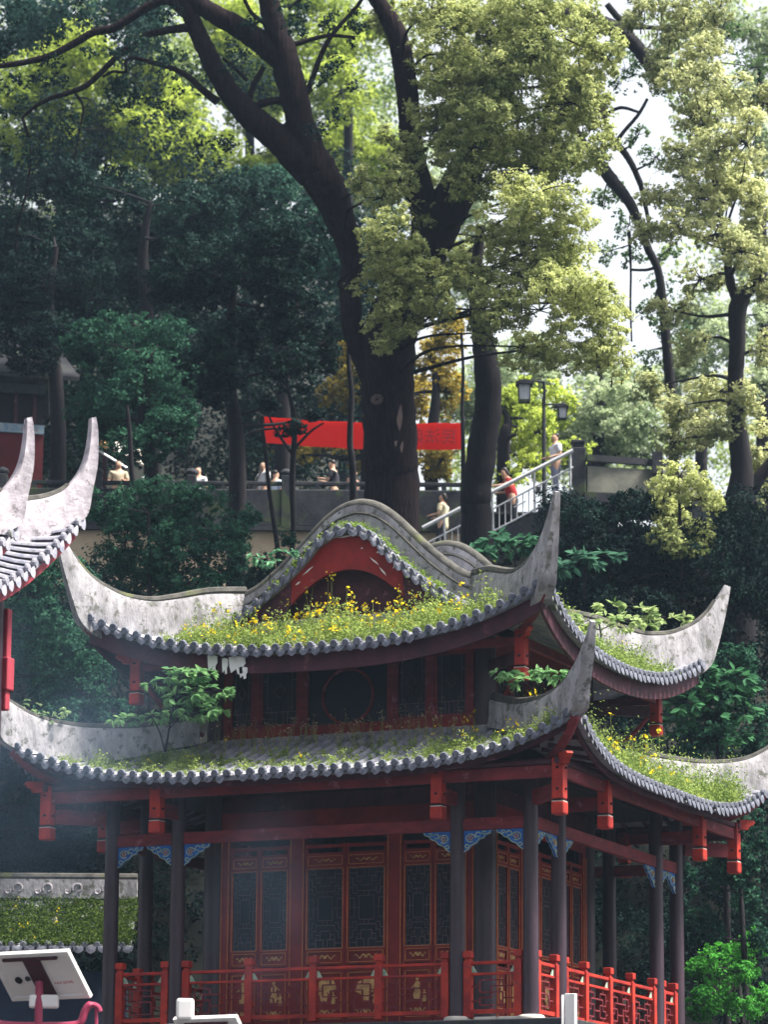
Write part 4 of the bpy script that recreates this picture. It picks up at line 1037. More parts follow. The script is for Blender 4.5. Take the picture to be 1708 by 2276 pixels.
# ------------------------------------------------------------------ trees and shrubs
L_camphor = leafmat('camphor_leaf', (.12,.165,.055), (.60,.64,.27), .42)
L_bright = leafmat('sunny_leaf', (.13,.20,.03), (.60,.70,.14), .55)  # sunlight on the distant crowns is put into this leaf colour
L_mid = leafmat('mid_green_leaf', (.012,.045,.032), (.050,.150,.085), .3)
L_dark = leafmat('canopy_shade_leaf', (.002,.010,.011), (.018,.050,.036), .2)  # canopy shade is put into this dark leaf colour
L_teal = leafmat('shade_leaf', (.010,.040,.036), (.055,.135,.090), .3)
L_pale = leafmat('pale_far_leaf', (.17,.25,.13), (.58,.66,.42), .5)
L_yel = leafmat('yellowing_leaf', (.16,.14,.03), (.55,.42,.08), .45)
L_fresh = leafmat('fresh_sapling_leaf', (.06,.18,.07), (.26,.46,.20), .4)
L_grass = leafmat('roof_grass_leaf', (.06,.13,.03), (.42,.52,.15), .45)
L_flower = leafmat('yellow_flower', (.75,.50,.01), (.95,.75,.03), .3)
L_dry = leafmat('dry_stem_leaf', (.22,.13,.08), (.55,.40,.28), .3)

def ellip(px, py, d, rx, ry, tint=.5, depth=1.0):
    c = V(px, py, d); k = d/FPX; r1, r2 = rx*k, ry*k
    return (c, (r1, (r1+r2)/2*depth, r2), tint)
def sub_clumps(e, n, spread=.78, rr=(.26,.50)):
    c, rad, t = e; out = []
    for i in range(n):
        d = RNG.normal(size=3); d /= np.linalg.norm(d); q = RNG.uniform(.3,1)**.5*spread
        p = Vector((c.x+d[0]*rad[0]*q, c.y+d[1]*rad[1]*q, c.z+d[2]*rad[2]*q)); s_ = RNG.uniform(*rr)
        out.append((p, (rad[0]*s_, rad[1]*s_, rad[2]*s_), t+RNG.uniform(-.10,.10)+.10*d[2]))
    return out
def tree(name, label, cat, base, trunk, limbs, ells, size, lm_, bark, dens=1.6, group=None, nsub=9, twigr=.05, flat=.75, attach=None):
    """base (x,y,z); trunk/limbs: lists of (point, radius); ells: crown masses"""
    root = empty(name, base, 0, label, cat, group); b = Vector(base)
    mb = MB(); mains = []
    P, rr = limb(mb, [Vector(p)-b for p, r in trunk], [r for p, r in trunk], 5, 14); mains += list(zip(P, rr))
    tr = mb.build('trunk', bark, root, smooth=True)
    mb = MB()
    for lb in limbs:
        P, rr = limb(mb, [Vector(p)-b for p, r in lb], [r for p, r in lb], 5, 10, .09); mains += list(zip(P, rr))
    cl = []; mp = np.array([tuple(p) for p, r in mains])
    for e in ells:
        sub = sub_clumps(e, int(nsub*1.6)) if nsub > 1 else [e]
        cl += sub
        q = Vector(e[0])-b; dd = np.linalg.norm(mp-np.array(q), axis=1)+np.maximum(0, mp[:,2]-q.z)*1.2; i = int(np.argmin(dd))
        far = dd[i] < 5.0
        if far: twig(mb, mains[i][0], q, min(mains[i][1]*.5, twigr*(1+dd[i]*.10)), -.15)
        for c, rad, t in sub:
            q2 = Vector(c)-b
            twig(mb, q if far else q2-Vector((0,0,.3)), q2, twigr*.45)
            for _ in range(2): twig(mb, q2, q2+Vector(RNG.normal(size=3))*rad[0]*.6, twigr*.22)
    if mb.v: mb.build('branch', bark, root, smooth=True)
    foliage('crown', [((c-b), rad, t) for c, rad, t in cl], size, lm_, root, dens, flat)
    return root
def tk(pts, d, k=1.0):
    """trunk stations from the photo: (px, py, width px) at distance d"""
    out = []
    for t in pts:
        dd_ = d + (t[3] if len(t) > 3 else 0)
        out.append((V(t[0], t[1], dd_), t[2]*dd_/FPX/2*k))
    return out
def grounded(px, d, py0=1500):
    s = None
    p = V(px, py0, d); return Vector((p.x, p.y, gz(p)))

# big camphor with the twin-limbed bough leaning left
d = 82
gb = grounded(872, d)
trunk = [(gb-Vector((0,0,.4)), .80)] + tk([(871,1160,124),(868,1000,120),(862,860,118),(868,740,122),(905,640,110),(948,560,100)], d)
limbs = [tk([(948,560,98),(975,500,95),(1008,440,90),(1040,370,78),(1075,270,64),(1110,150,48),(1130,20,34),(1140,-80,26)], d),
         tk([(955,560,80),(945,470,66),(930,400,58),(915,320,52),(908,230,50),(898,150,50),(880,70,46),(850,20,38),(815,-40,30)], d),
         tk([(840,860,60),(812,800,58),(785,730,50),(778,650,50),(782,590,48),(768,520,62),(742,450,78),(712,390,90),(690,340,70),(668,270,62),(650,200,64),(632,130,64),(612,60,52),(598,0,46),(590,-80,42)], d, 1),
         tk([(712,395,84),(670,360,76),(620,310,66),(560,262,60),(520,220,52),(482,160,46),(452,100,42),(428,45,38),(405,0,32),(380,-40,28)], d),
         tk([(640,150,50),(600,110,54),(560,80,52),(510,50,46),(460,22,42),(430,0,40),(380,-30,36)], d),
         tk([(412,30,26),(372,0,24),(330,15,22),(288,42,20),(250,64,20),(210,72,18),(160,100,17),(110,125,15),(50,140,14),(-20,150,12)], d),
         tk([(420,62,22),(385,66,18),(330,78,16),(300,100,16),(262,125,14),(222,165,13),(190,192,13),(150,208,12),(110,220,10),(75,240,8),(50,262,7)], d),
         tk([(485,228,20),(450,200,16),(420,172,14),(382,152,12),(340,140,11),(300,130,9),(280,138,8),(278,160,7),(250,160,7),(228,172,6)], d),
         tk([(556,250,16),(556,220,14),(562,195,13),(575,170,13),(586,150,12)], d), tk([(556,255,18),(575,235,18),(600,226,18),(630,222,16)], d),
         tk([(565,270,16),(590,282,18),(620,290,20),(650,310,22),(668,330,20)], d), tk([(625,290,14),(640,275,14),(650,255,14)], d),
         tk([(682,210,14),(700,160,13),(720,110,12),(745,70,10),(790,20,9),(810,-10,8)], d), tk([(632,106,14),(680,92,11),(730,80,9),(790,84,7)], d),
         tk([(550,180,10),(520,150,8),(495,130,7)], d), tk([(165,205,7),(185,240,6),(175,300,5),(165,360,4)], d), tk([(50,262,7),(68,330,6),(60,420,5),(40,500,5),(35,560,4)], d),
         tk([(600,60,12),(560,30,9),(540,-10,8)], d), tk([(640,20,9),(680,-10,8)], d)]
E1 = [(1190,430,130,50,.68),(1020,610,60,60,.6),(1170,560,120,80,.70),(1240,650,130,90,.72),(1160,770,90,50,.6),(900,620,100,80,.62),(880,515,85,60,.62),(845,560,60,50,.60),(930,560,50,45,.55),(850,640,75,70,.60),(960,615,85,70,.66),(900,700,80,65,.55),(845,735,55,50,.55),(985,680,60,45,.6),
      (1150,470,120,65,.66),(1085,530,75,60,.62),(1225,530,120,80,.68),(1140,610,110,80,.64),(1250,610,90,75,.70),(1200,690,140,85,.66),(1310,680,85,60,.74),(1100,690,70,70,.58),(1280,770,110,60,.72),(1350,720,60,60,.75),(1370,800,50,70,.72),(1080,740,45,45,.5),
      (1010,60,95,90,.45),(950,130,60,90,.45),(1120,50,110,80,.42),(1230,80,100,90,.48),(1290,170,80,95,.52),(1020,220,110,85,.46),(1150,190,110,90,.36),(1230,280,110,90,.40),(960,300,60,75,.46),(1050,330,100,70,.38),(1150,360,110,70,.34),(1260,380,90,60,.42),(935,420,40,50,.40),(1330,250,50,90,.55),(890,400,40,60,.45),(850,440,50,55,.58),(810,400,40,50,.5)]
def EL(tab, d, dj=1.5): return [ellip(a, b, d+RNG.uniform(-dj, dj), c, e, t) for a, b, c, e, t in tab]
front = EL(E1[:26], 79.3, .8) + EL(E1[26:]+[(880,330,60,60,.45),(870,60,60,60,.35),(940,480,50,40,.5),(1350,130,60,70,.5),(1340,330,40,60,.5),(1080,180,90,80,.4),(1240,150,90,80,.46),(1000,130,90,90,.46),(1080,90,100,90,.44),(1190,130,110,100,.42),(1090,260,100,90,.38),(1200,330,110,80,.38),(980,250,80,80,.45),(1110,420,90,40,.3),(1270,230,80,90,.5),(1030,400,60,50,.35),(1180,20,110,60,.45),(960,30,80,60,.45),(1300,60,70,70,.5)], 81, 1.8)
big_tree = tree('camphor_tree', 'huge old camphor tree with a forked bough leaning left and pale green leaf clusters', 'tree', tuple(gb), trunk, limbs, front, .088, L_camphor, m_bark2, 3.0, None, 6, .04)

# slimmer leaning trunk beside it
d = 84; gb = grounded(1062, d)
tree('camphor_tree', 'slim dark trunk standing between the thick trunk and the steel handrail', 'tree', tuple(gb),
     [(gb-Vector((0,0,.3)), .36)]+tk([(1060,1200,70),(1058,1100,70),(1072,1000,66),(1085,900,60),(1083,820,58),(1072,740,48),(1062,680,38),(1060,600,28),(1070,500,20)], d), [tk([(1068,720,26),(1050,660,20),(1030,600,14)], d)],
     EL([(1100,640,60,50,.45),(1040,560,50,45,.45),(1120,560,60,50,.5)], 84.5), .09, L_camphor, m_bark, 1.6, None, 5)

# right-hand trees against the sky
d = 86; gb = grounded(1640, d)
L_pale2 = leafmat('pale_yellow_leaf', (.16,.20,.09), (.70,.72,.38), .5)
tree('broadleaf_tree', 'dark forked trunk at the right edge under an arching mass of pale yellow-green leaves', 'tree', tuple(gb),
     [(gb-Vector((0,0,.3)), .55)]+tk([(1640,1280,88),(1645,1150,84),(1650,1050,50),(1640,950,42),(1636,850,36),(1640,760,36),(1640,690,42),(1652,660,38)], d),
     [tk([(1652,660,30),(1680,625,28),(1700,585,22),(1730,540,16)], d), tk([(1645,680,26),(1625,630,22),(1618,580,18),(1610,520,12)], d), tk([(1645,1130,40),(1690,1060,30),(1740,1000,22)], d)],
     EL([(1500,60,60,60,.5),(1560,130,75,75,.60),(1610,220,80,80,.66),(1560,260,70,60,.5),(1660,320,70,75,.72),(1590,340,80,60,.56),(1520,350,70,55,.46),(1470,430,60,45,.55),(1550,440,85,60,.62),(1640,440,80,70,.70),(1500,500,60,45,.6),(1590,520,70,45,.6),(1690,480,50,80,.7),(1700,230,50,50,.45),(1430,520,60,50,.5),(1540,180,70,70,.55),(1620,400,80,70,.6),(1690,620,50,60,.6),(1480,150,60,60,.4),(1650,560,60,50,.6),(1440,20,80,50,.4),(1560,20,80,50,.45)],85,1.8)
     +EL([(1560,620,60,45,.42),(1500,690,60,50,.45),(1540,770,60,50,.5),(1450,860,50,50,.45),(1600,870,90,65,.72),(1660,900,60,60,.70),(1520,900,70,55,.6),(1590,950,90,55,.6),(1690,990,50,70,.72),(1500,980,60,45,.45),(1680,1080,50,60,.5),(1700,780,40,50,.55)], 87, 1.5),
     .095, L_pale2, m_bark, 2.6, None, 7)
d = 90; gb = grounded(1470, d)
tree('bare_branch_tree', 'thin dark tree with sparse crooked boughs crossing the white sky gap', 'tree', tuple(gb),
     [(gb-Vector((0,0,.3)), .22)]+tk([(1500,1000,24),(1490,850,24),(1480,740,22),(1466,612,18),(1440,550,18),(1425,509,18),(1410,470,22),(1394,442,24),(1360,400,30),(1338,370,28),(1300,320,18),(1281,288,14),(1250,230,12)], d),
     [tk([(1425,411,14),(1412,380,14),(1399,355,15),(1385,335,16),(1368,319,17),(1352,290,16),(1343,257,15),(1350,235,9)], d), tk([(1425,411,12),(1440,480,9),(1450,540,7)], d),
      tk([(1368,319,10),(1390,290,9),(1420,255,8),(1440,220,7)], d), tk([(1399,514,9),(1403,600,5),(1402,680,5),(1405,760,4)], d), tk([(1403,600,6),(1440,600,7),(1466,590,8)], d),
      tk([(1286,46,44),(1325,52,42),(1368,67,38),(1400,90,34),(1420,110,32),(1445,150,26),(1471,180,18)], d), tk([(1368,67,14),(1400,62,12),(1450,62,10),(1520,66,9),(1600,60,6)], d), tk([(1286,46,46),(1230,30,50),(1180,40,50),(1120,70,50)], d),
      tk([(1350,10,14),(1375,40,16),(1400,60,18)], d), tk([(1343,257,8),(1380,240,8),(1420,250,6)], d)],
     EL([(1390,160,60,70,.16),(1440,110,60,50,.2),(1370,90,40,40,.2),(1480,170,50,60,.25),(1420,300,35,30,.25),(1340,460,40,50,.3),(1400,500,40,50,.15),(1370,420,30,35,.4),(1410,570,35,35,.12),(1470,640,45,40,.25),(1440,690,40,40,.3),(1330,340,25,40,.4),(1460,350,40,50,.3),(1440,780,60,50,.22),(1500,720,50,50,.3),(1350,560,25,40,.35),(1480,560,40,30,.35),(1530,200,40,60,.35),(1620,80,60,50,.35),(1680,150,45,60,.4)],91,2),
     .10, leafmat('sky_edge_leaf', (.03,.075,.03), (.22,.33,.12), .4), m_bark, 1.15, None, 4, .03)

# middle-distance trees behind the stairs, right of the big trunk
K = 0
for (px, d, tab, lm_, lab, tint) in [
    (1120, 98, [(1120,900,60,60,.55),(1090,980,60,50,.5),(1150,960,70,60,.55),(1200,960,60,60,.6),(1240,900,50,60,.62),(1160,880,60,60,.5),(1280,1000,50,40,.6),(1180,1040,60,45,.7),(1110,1060,55,40,.75)], L_bright, 'sunlit yellow-green shrub tree behind the steel handrail and lamp post', 0),
    (960, 100, [(960,800,55,60,.4),(990,870,50,60,.5),(940,880,45,60,.55),(1000,740,60,60,.4),(985,1020,60,40,.15),(950,1040,60,35,.1)], L_yel, 'yellowing leafy tree seen between the two camphor trunks', 0),
    (1330, 104, [(1330,900,90,80,.55),(1400,960,80,60,.45),(1270,960,60,60,.6),(1350,990,80,40,.4),(1440,940,60,60,.4),(1400,860,70,60,.5),(1430,1010,60,30,.4),(1320,800,60,50,.55),(1210,830,60,50,.6),(1180,780,70,45,.6)], L_pale, 'hazy pale green tree beyond the footbridge rail', 0),
    (1560, 108, [(1540,820,70,70,.5),(1620,760,70,60,.6),(1660,700,50,60,.65),(1500,800,60,60,.45),(1560,700,60,60,.5),(1690,850,50,60,.6)], L_pale, 'hazy pale tree far right, low behind the forked trunk', 0),
    (1690, 112, [(1690,330,60,80,.45),(1700,200,60,70,.4),(1690,90,60,70,.4),(1640,560,70,60,.5),(1600,40,80,50,.5)], L_pale, 'pale washed-out treetop in the upper right corner', 0)]:
    gb = grounded(px, d); y0 = min(t[1] for t in tab)
    tree('distant_tree', lab, 'tree', tuple(gb), [(gb-Vector((0,0,.2)), .22),(V(px, 1000, d), .18),(V(px+10, (1000+y0)/2, d), .12),(V(px, y0+30, d), .05)] if px < 1650 else [(gb-Vector((0,0,.2)), .3),(V(px+10,900,d),.25),(V(px,400,d),.15),(V(px,100,d),.05)],
         [], EL(tab, d, 2), .12, lm_, m_bark, 2.6, 'trees beyond the footbridge', 8)
# dark slope trees on the left: near layer
darktab = [
 (330, 92, [(300,760,130,90,.35),(250,850,110,90,.40),(340,880,120,90,.42),(220,940,90,60,.40),(380,960,70,60,.38),(300,990,80,50,.35),(200,760,70,60,.3)], L_mid, 'round bushy green tree just left of the kiosk, level with the tall left horn', .11),
 (520, 87, [(520,620,120,90,.35),(620,560,110,80,.35),(430,600,110,90,.35),(660,680,90,80,.3),(560,760,110,80,.3),(470,820,90,80,.25),(650,820,80,70,.3),(720,760,60,80,.3),(600,900,30,20,.3),(650,955,45,20,.25),(700,925,30,16,.3)], L_dark, 'dark spreading tree whose leaves hang over the left end of the banner', .11),
 (120, 96, [(100,620,120,100,.2),(60,740,110,90,.1),(200,660,90,80,.2),(150,560,120,80,.3),(40,520,80,90,.2),(120,720,90,80,.1)], L_dark, 'nearly black tree in deep shade at the left edge', .12),
 (330, 99, [(330,520,130,90,.4),(240,450,110,80,.5),(430,480,110,80,.6),(520,450,90,80,.55),(330,620,120,80,.3),(150,420,110,80,.4)], L_dark, 'blue-green shaded tree under the curving bough, left of centre', .13),
 (620, 101, [(600,420,90,70,.5),(690,500,80,70,.4),(560,520,90,70,.35),(650,600,80,60,.35),(740,600,60,80,.35),(720,440,50,60,.5)], L_teal, 'shaded blue-green tree directly behind the leaning bough', .13)]
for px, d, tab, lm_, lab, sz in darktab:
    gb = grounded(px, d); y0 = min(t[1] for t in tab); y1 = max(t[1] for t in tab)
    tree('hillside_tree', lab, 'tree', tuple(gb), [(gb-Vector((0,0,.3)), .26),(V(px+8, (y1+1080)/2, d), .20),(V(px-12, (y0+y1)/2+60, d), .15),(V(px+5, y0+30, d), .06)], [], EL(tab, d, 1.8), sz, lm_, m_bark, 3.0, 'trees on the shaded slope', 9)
# the bright crowns far up the hill behind the boughs
fartab = [
 (120, 118, [(90,300,120,80,.5),(220,250,110,80,.6),(60,180,110,80,.35),(180,130,120,80,.45),(320,300,100,70,.5),(300,180,90,70,.55)], L_bright, 'sunlit yellow-green treetop in the upper left, above the dark trees'),
 (400, 124, [(400,330,100,70,.5),(380,230,90,60,.7),(470,330,90,70,.45),(330,380,110,60,.4),(520,390,90,60,.35)], L_bright, 'glowing yellow-green treetop framed by the two forks of the bough'),
 (540, 128, [(540,120,110,80,.55),(620,180,90,80,.6),(500,50,110,70,.5),(560,250,80,70,.65),(620,360,70,60,.45)], L_bright, 'bright leaves seen through the fork of the bough near the top'),
 (760, 126, [(760,200,80,80,.45),(720,100,90,80,.4),(800,330,80,90,.5),(740,330,60,60,.5),(790,80,70,80,.3),(700,20,100,60,.35)], L_bright, 'light green treetop between the leaning bough and the upright trunk'),
 (180, 122, [(150,40,140,80,.25),(300,30,120,70,.25),(30,60,90,90,.2),(60,380,90,60,.35),(200,340,90,50,.35)], L_teal, 'dim green treetop filling the upper left corner'),
 (850, 132, [(850,550,90,90,.5),(800,450,80,80,.55),(1000,620,90,90,.4),(900,350,100,90,.5),(780,660,70,70,.45),(1000,450,90,90,.4)], L_pale, 'pale hazy crown glimpsed behind the old camphor'),
 (800, 108, [(790,800,60,60,.4),(840,900,40,60,.4),(760,880,50,50,.35),(720,1000,70,40,.4),(830,1010,60,40,.45),(640,1010,60,40,.35)], L_yel, 'low yellow-green tree behind the banner, left of the thick trunk'),
 (1300, 118, [(1100,850,110,90,.5),(1230,1000,110,60,.55),(1380,880,100,90,.5),(1030,900,60,90,.45),(1300,1010,110,40,.5)], L_pale, 'washed-out pale tree farthest behind the lamp post')]
for px, d, tab, lm_, lab in fartab:
    gb = grounded(px, d); y0 = min(t[1] for t in tab)
    tree('far_tree', lab, 'tree', tuple(gb), [(gb-Vector((0,0,.3)), .24),(V(px+15, y0+220, d), .16),(V(px, y0+40, d), .06)], [], EL(tab, d, 3), .15, lm_, m_bark, 2.6, 'treetops up the hill', 9)
# solid mass of woods behind everything on the left, so that the slope reads as forest
cl = []
for i in range(330):
    px = RNG.uniform(-150, 860); py = RNG.uniform(60, 1080); 
    if py < 480 and RNG.uniform() < .82: continue
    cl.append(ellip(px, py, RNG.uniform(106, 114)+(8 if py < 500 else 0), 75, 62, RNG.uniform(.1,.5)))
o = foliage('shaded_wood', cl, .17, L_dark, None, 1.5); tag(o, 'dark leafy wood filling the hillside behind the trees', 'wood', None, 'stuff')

# shrubs on the steep bank behind the pavilion
bank = [
 (330, 79, [(330,1130,100,70,.45),(430,1120,90,60,.5),(480,1200,90,80,.5),(380,1220,90,80,.4),(280,1200,80,80,.4),(240,1110,70,60,.35),(520,1240,60,50,.5),(300,1290,110,60,.35),(430,1290,90,50,.35)], L_mid, 'dense green bush tree between the left horn and the curved gable'),
 (-60, 76, [(110,1400,120,90,.45),(60,1500,90,90,.4),(170,1520,100,80,.4),(200,1420,80,70,.4),(60,1320,80,70,.35),(240,1580,70,60,.3),(120,1600,100,50,.25),(150,1290,90,60,.35)], L_mid, 'dense green bush tree below the left horns, left of the upper storey'),
 (-60, 77, [(60,1700,120,90,.15),(150,1780,120,90,.1),(20,1850,100,90,.15),(200,1850,100,80,.05),(100,1920,120,60,.05)], L_dark, 'dark blue-green bush under the lower left eave'),
 (1350, 80, [(1350,1180,110,80,.2),(1450,1250,110,90,.15),(1330,1280,90,70,.25),(1560,1280,90,90,.15),(1420,1370,110,70,.1),(1560,1400,100,80,.1),(1680,1300,70,100,.15),(1400,1130,80,50,.2),(1300,1350,90,60,.15)], L_dark, 'dark ferny bank shrubs right of the tall right-hand horn'),
 (1510, 80, [(1510,1060,70,50,.75),(1475,1110,55,50,.7),(1560,1110,55,50,.7),(1510,1150,70,55,.5),(1480,1190,50,40,.4),(1560,1190,50,45,.4),(1520,1220,60,30,.2)], L_camphor, 'round yellow-green bush just right of the footbridge'),
 (1600, 76, [(1540,1540,80,60,.55),(1620,1560,80,70,.4),(1580,1640,80,60,.4),(1680,1620,60,70,.35),(1560,1480,50,40,.5),(1640,1480,60,50,.35)], L_mid, 'broad-leaved shrub behind the far right roof corner'),
 (1640, 72.5, [(1600,2150,80,55,.75),(1670,2130,70,60,.75),(1620,2230,90,50,.6),(1550,2230,50,40,.4),(1690,2230,50,50,.7),(1560,2160,40,40,.35)], leafmat('bright_bush_leaf', (.012,.09,.018), (.09,.36,.05), .35), 'bright green bush in the lower right corner'),
 (1640, 73.5, [(1620,1960,60,40,.4),(1670,2000,50,40,.35),(1590,1920,40,30,.4),(1560,2060,60,50,.1),(1680,1850,50,60,.2),(1640,1900,60,50,.15),(1530,1980,40,70,.05),(1690,2080,50,40,.15)], L_mid, 'dark green shrub right of the rear pillars, above the bright bush'),
 (700, 81, [(560,1150,40,30,.3),(640,1200,30,20,.3)], L_mid, 'small leafy sprig against the beige wall')]
for px, d, tab, lm_, lab in bank:
    gb = grounded(px, d); y0 = min(t[1] for t in tab); zt_ = V(px, y0+30, d)
    tree('bank_shrub', lab, 'shrub', tuple(gb), [(gb-Vector((0,0,.2)), .10),((gb+zt_)/2+HR*.1, .07),(zt_, .03)], [], EL(tab, d, 1.2), .085, lm_, m_bark, 2.6, 'shrubs on the bank behind the pavilion', 7, .03)
# ivy and undergrowth that carpets the bank
cl = []
for i in range(260):
    s_ = RNG.uniform(75, 87); l_ = RNG.uniform(-13, 13); z = ground(s_, l_)
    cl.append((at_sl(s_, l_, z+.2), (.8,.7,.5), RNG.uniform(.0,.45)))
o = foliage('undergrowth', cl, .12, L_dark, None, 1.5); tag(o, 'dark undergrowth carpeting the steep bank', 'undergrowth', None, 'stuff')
cl = []
for i in range(130):
    px = RNG.uniform(1230, 1760); py = RNG.uniform(1110, 2300); d_ = 80.5-(py-1100)/1200*5
    cl.append(ellip(px, py, d_+RNG.uniform(0,2), 60, 48, RNG.uniform(.0,.35)))
for i in range(70):
    px = RNG.uniform(-80, 260); py = RNG.uniform(1250, 2200); d_ = 80.5-(py-1100)/1200*4
    cl.append(ellip(px, py, d_+RNG.uniform(0,2), 60, 48, RNG.uniform(.0,.35)))
for i in range(40):
    px = RNG.uniform(180, 700); py = RNG.uniform(1230, 1500)
    cl.append(ellip(px, py, 81+RNG.uniform(0,2), 60, 48, RNG.uniform(.1,.5)))
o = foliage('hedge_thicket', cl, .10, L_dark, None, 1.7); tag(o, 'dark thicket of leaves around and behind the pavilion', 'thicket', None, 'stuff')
# slender stems in front of the parapet
for i, (pts, lab) in enumerate([([(300,1250,10),(302,1120,11),(292,1040,12),(288,960,10),(282,900,7)], 'slender stem rising in front of the kiosk'),
      ([(620,1250,12),(612,1180,11),(600,1100,10),(590,1000,9),(580,930,7)], 'slender stem in front of the beige wall, leaning left'),
      ([(648,1260,14),(652,1180,12),(650,1060,14),(655,940,12),(640,860,9),(632,800,6)], 'dark stem rising across the left half of the banner'),
      ([(785,1060,16),(778,980,14),(782,880,12),(775,800,10),(778,740,7)], 'thin dark stem just left of the thick trunk'),
      ([(1030,1000,10),(1028,900,8),(1030,820,7),(1026,740,6)], 'thin pole-like stem at the right end of the banner')]):
    d = 88.5 if i != 4 else 92; gb = grounded(pts[0][0], d); 
    mb = MB(); limb(mb, [gb-Vector((0,0,.2))]+[V(a,b,d) for a,b,c in pts], [pts[0][2]*d/FPX*.6]+[c*d/FPX*.5 for a,b,c in pts], 5, 8)
    if i in (2,): 
        for a in ([(652,1000,8),(690,960,6),(720,940,4)],[(650,1010,8),(610,950,6),(590,900,4)]): limb(mb, [V(x,y,d) for x,y,c in a], [c*d/FPX*.5 for x,y,c in a], 4, 6)
    o = mb.build('young_tree_stem', m_bark, None, smooth=True); tag(o, lab, 'tree', 'slender stems along the terrace')

# ------------------------------------------------------------------ plants growing on the roofs
def roof_grass(name, label, pts, n, hgt, spread, mt, size=.05, lean=.35, tint=(.3,1.), clump=26):
    """pts: function(u)->surface point; tufts of narrow blades and small leaves"""
    C=[];N=[];S=[];T=[]
    for i in range(n):
        p, dens, hh = pts()
        if p is None: continue
        t0 = RNG.uniform(*tint); k = clump
        az = RNG.uniform(0, 6.28, k); r = np.abs(RNG.normal(size=k))*spread
        z = RNG.uniform(0,1,k)**1.3*hgt*hh*RNG.uniform(.5,1.1)
        C.append(np.stack([p.x+np.cos(az)*r*(.5+z), p.y+np.sin(az)*r*(.5+z), p.z+z], 1))
        nn = RNG.normal(size=(k,3)); nn /= np.linalg.norm(nn, axis=1, keepdims=True); N.append(nn)
        S.append(RNG.uniform(.6,1.5,k)*size); T.append(np.clip(t0+RNG.normal(size=k)*.12-.0, 0, 1))
    o = leaf_object(name, np.concatenate(C), np.concatenate(N), np.concatenate(S), np.concatenate(T), mt, None, .42)
    tag(o, label, 'plants', None, 'stuff'); return o
def field(roof, k, a0, a1, o_in, profile=None):
    ph = RNG.uniform(0,6.28,6)
    def f():
        a = RNG.uniform(a0, a1); e = roof.oe(k, a)-.06; i_ = max(roof.oin(k, a)+.05, e-o_in); o = RNG.uniform(i_, e)
        hh = 1.0 if profile is None else profile(a)
        if hh <= 0 or RNG.uniform() > hh: return None, 0, 0
        pt = .5+.5*math.sin(a*5.1+ph[0])*math.sin(a*2.3+ph[1]+o*3)+.35*math.sin(a*11+o*7+ph[2])
        if RNG.uniform() > .35+.8*pt: return None, 0, 0
        return roof.P(k, a, o, .04), 1, (.55+.45*hh)*(.35+1.0*max(0,pt)**1.3)*RNG.choice([.6,.9,1.0,1.45])
    return f
def prof_front_up(a):  # a from -4 to 4 along the front eave, 0 = centre
    return max(0, min(1, (a+3.1)/.7))*max(0, min(1, (3.75-a)/.6))*(.6+.4*math.sin(a*2.1+1)**2)
roof_grass('roof_grass', 'thick yellow-green grass growing along the upper front eave', field(up, 0, -3.6, 4.0, 1.35, prof_front_up), 1700, .44, .12, L_grass, .055)
roof_grass('roof_grass', 'green grass growing on the upper right-hand roof slope', field(up, 1, -3.2, 3.0, 2.0, lambda a: .9 if a < 2.3 else .5), 1500, .38, .14, L_grass, .055, tint=(.15,.8))
roof_grass('roof_grass', 'thin moss and weeds along the lower front eave', field(low, 0, -4.7, 5.0, 1.6, lambda a: (.95 if a < -2.2 else .42 if a < 2.2 else 1.0)*(1 if a > -4.1 else .5)), 1150, .20, .12, L_grass, .045)
roof_grass('roof_grass', 'tall weeds and grass covering the lower right-hand roof', field(low, 1, -4.4, 4.3, 2.3, lambda a: .95), 2600, .52, .16, L_grass, .055, tint=(.1,.85))
def gable_pts():
    x = RNG.uniform(-1.6, 1.9); return Vector((CX+x, Y0+RNG.uniform(.0,.42), gx(x)+.06)), 1, .8
roof_grass('roof_grass', 'small ferns and weeds along the curved gable edge', gable_pts, 95, .16, .13, leafmat('fern_leaf', (.05,.12,.02), (.30,.42,.07), .4), .05)
def mossroof():
    t = RNG.uniform(.02,1); u_ = RNG.uniform(0, Lr); p = Vector((r0_.x,r0_.y,0))+ax*u_+no*(run*t); p.z = rz - drop*(t**.8)+.02; return p, 1, 1
roof_grass('moss_carpet', 'green moss and small plants carpeting the low corridor roof', mossroof, 2600, .10, .14, leafmat('moss_leaf', (.018,.045,.010), (.12,.18,.035), .25), .05, tint=(.1,.9), clump=22)
# flowers
def flowers(label, src, n, hgt, size=.05, mt=L_flower, stems=True, heads=7):
    C=[];N=[];S=[];mb = MB()
    for i in range(n):
        p, _, hh = src()
        if p is None: continue
        top = p+Vector((RNG.normal()*.06, RNG.normal()*.06, hgt*RNG.uniform(.55,1.15)*hh)); mb.tube([p, (p+top)/2+Vector((RNG.normal()*.015,0,0)), top], [.006,.005,.003], 3, cap=False)
        k = RNG.integers(3, heads)
        C.append(np.array(top)+RNG.normal(size=(k,3))*np.array([.035,.035,.03])); nn = RNG.normal(size=(k,3))+np.array([0,-.6,.5]); nn /= np.linalg.norm(nn,axis=1,keepdims=True); N.append(nn); S.append(np.full(k,size)*RNG.uniform(.6,1.2,k))
    o = leaf_object('wildflowers', np.concatenate(C), np.concatenate(N), np.concatenate(S), RNG.uniform(0,1,sum(map(len,C))), mt, None, .9, .1)
    tag(o, label, 'flowers', None, 'stuff'); mb.build('stems', L_grass_stem, o); return o
L_grass_stem = mat('plant_stem', (.14,.18,.04), (.22,.20,.07), 5, .8)
fa = lambda a: max(0, min(1, (a+3.0)/.5))*max(0,min(1,(3.2-a)/.6))
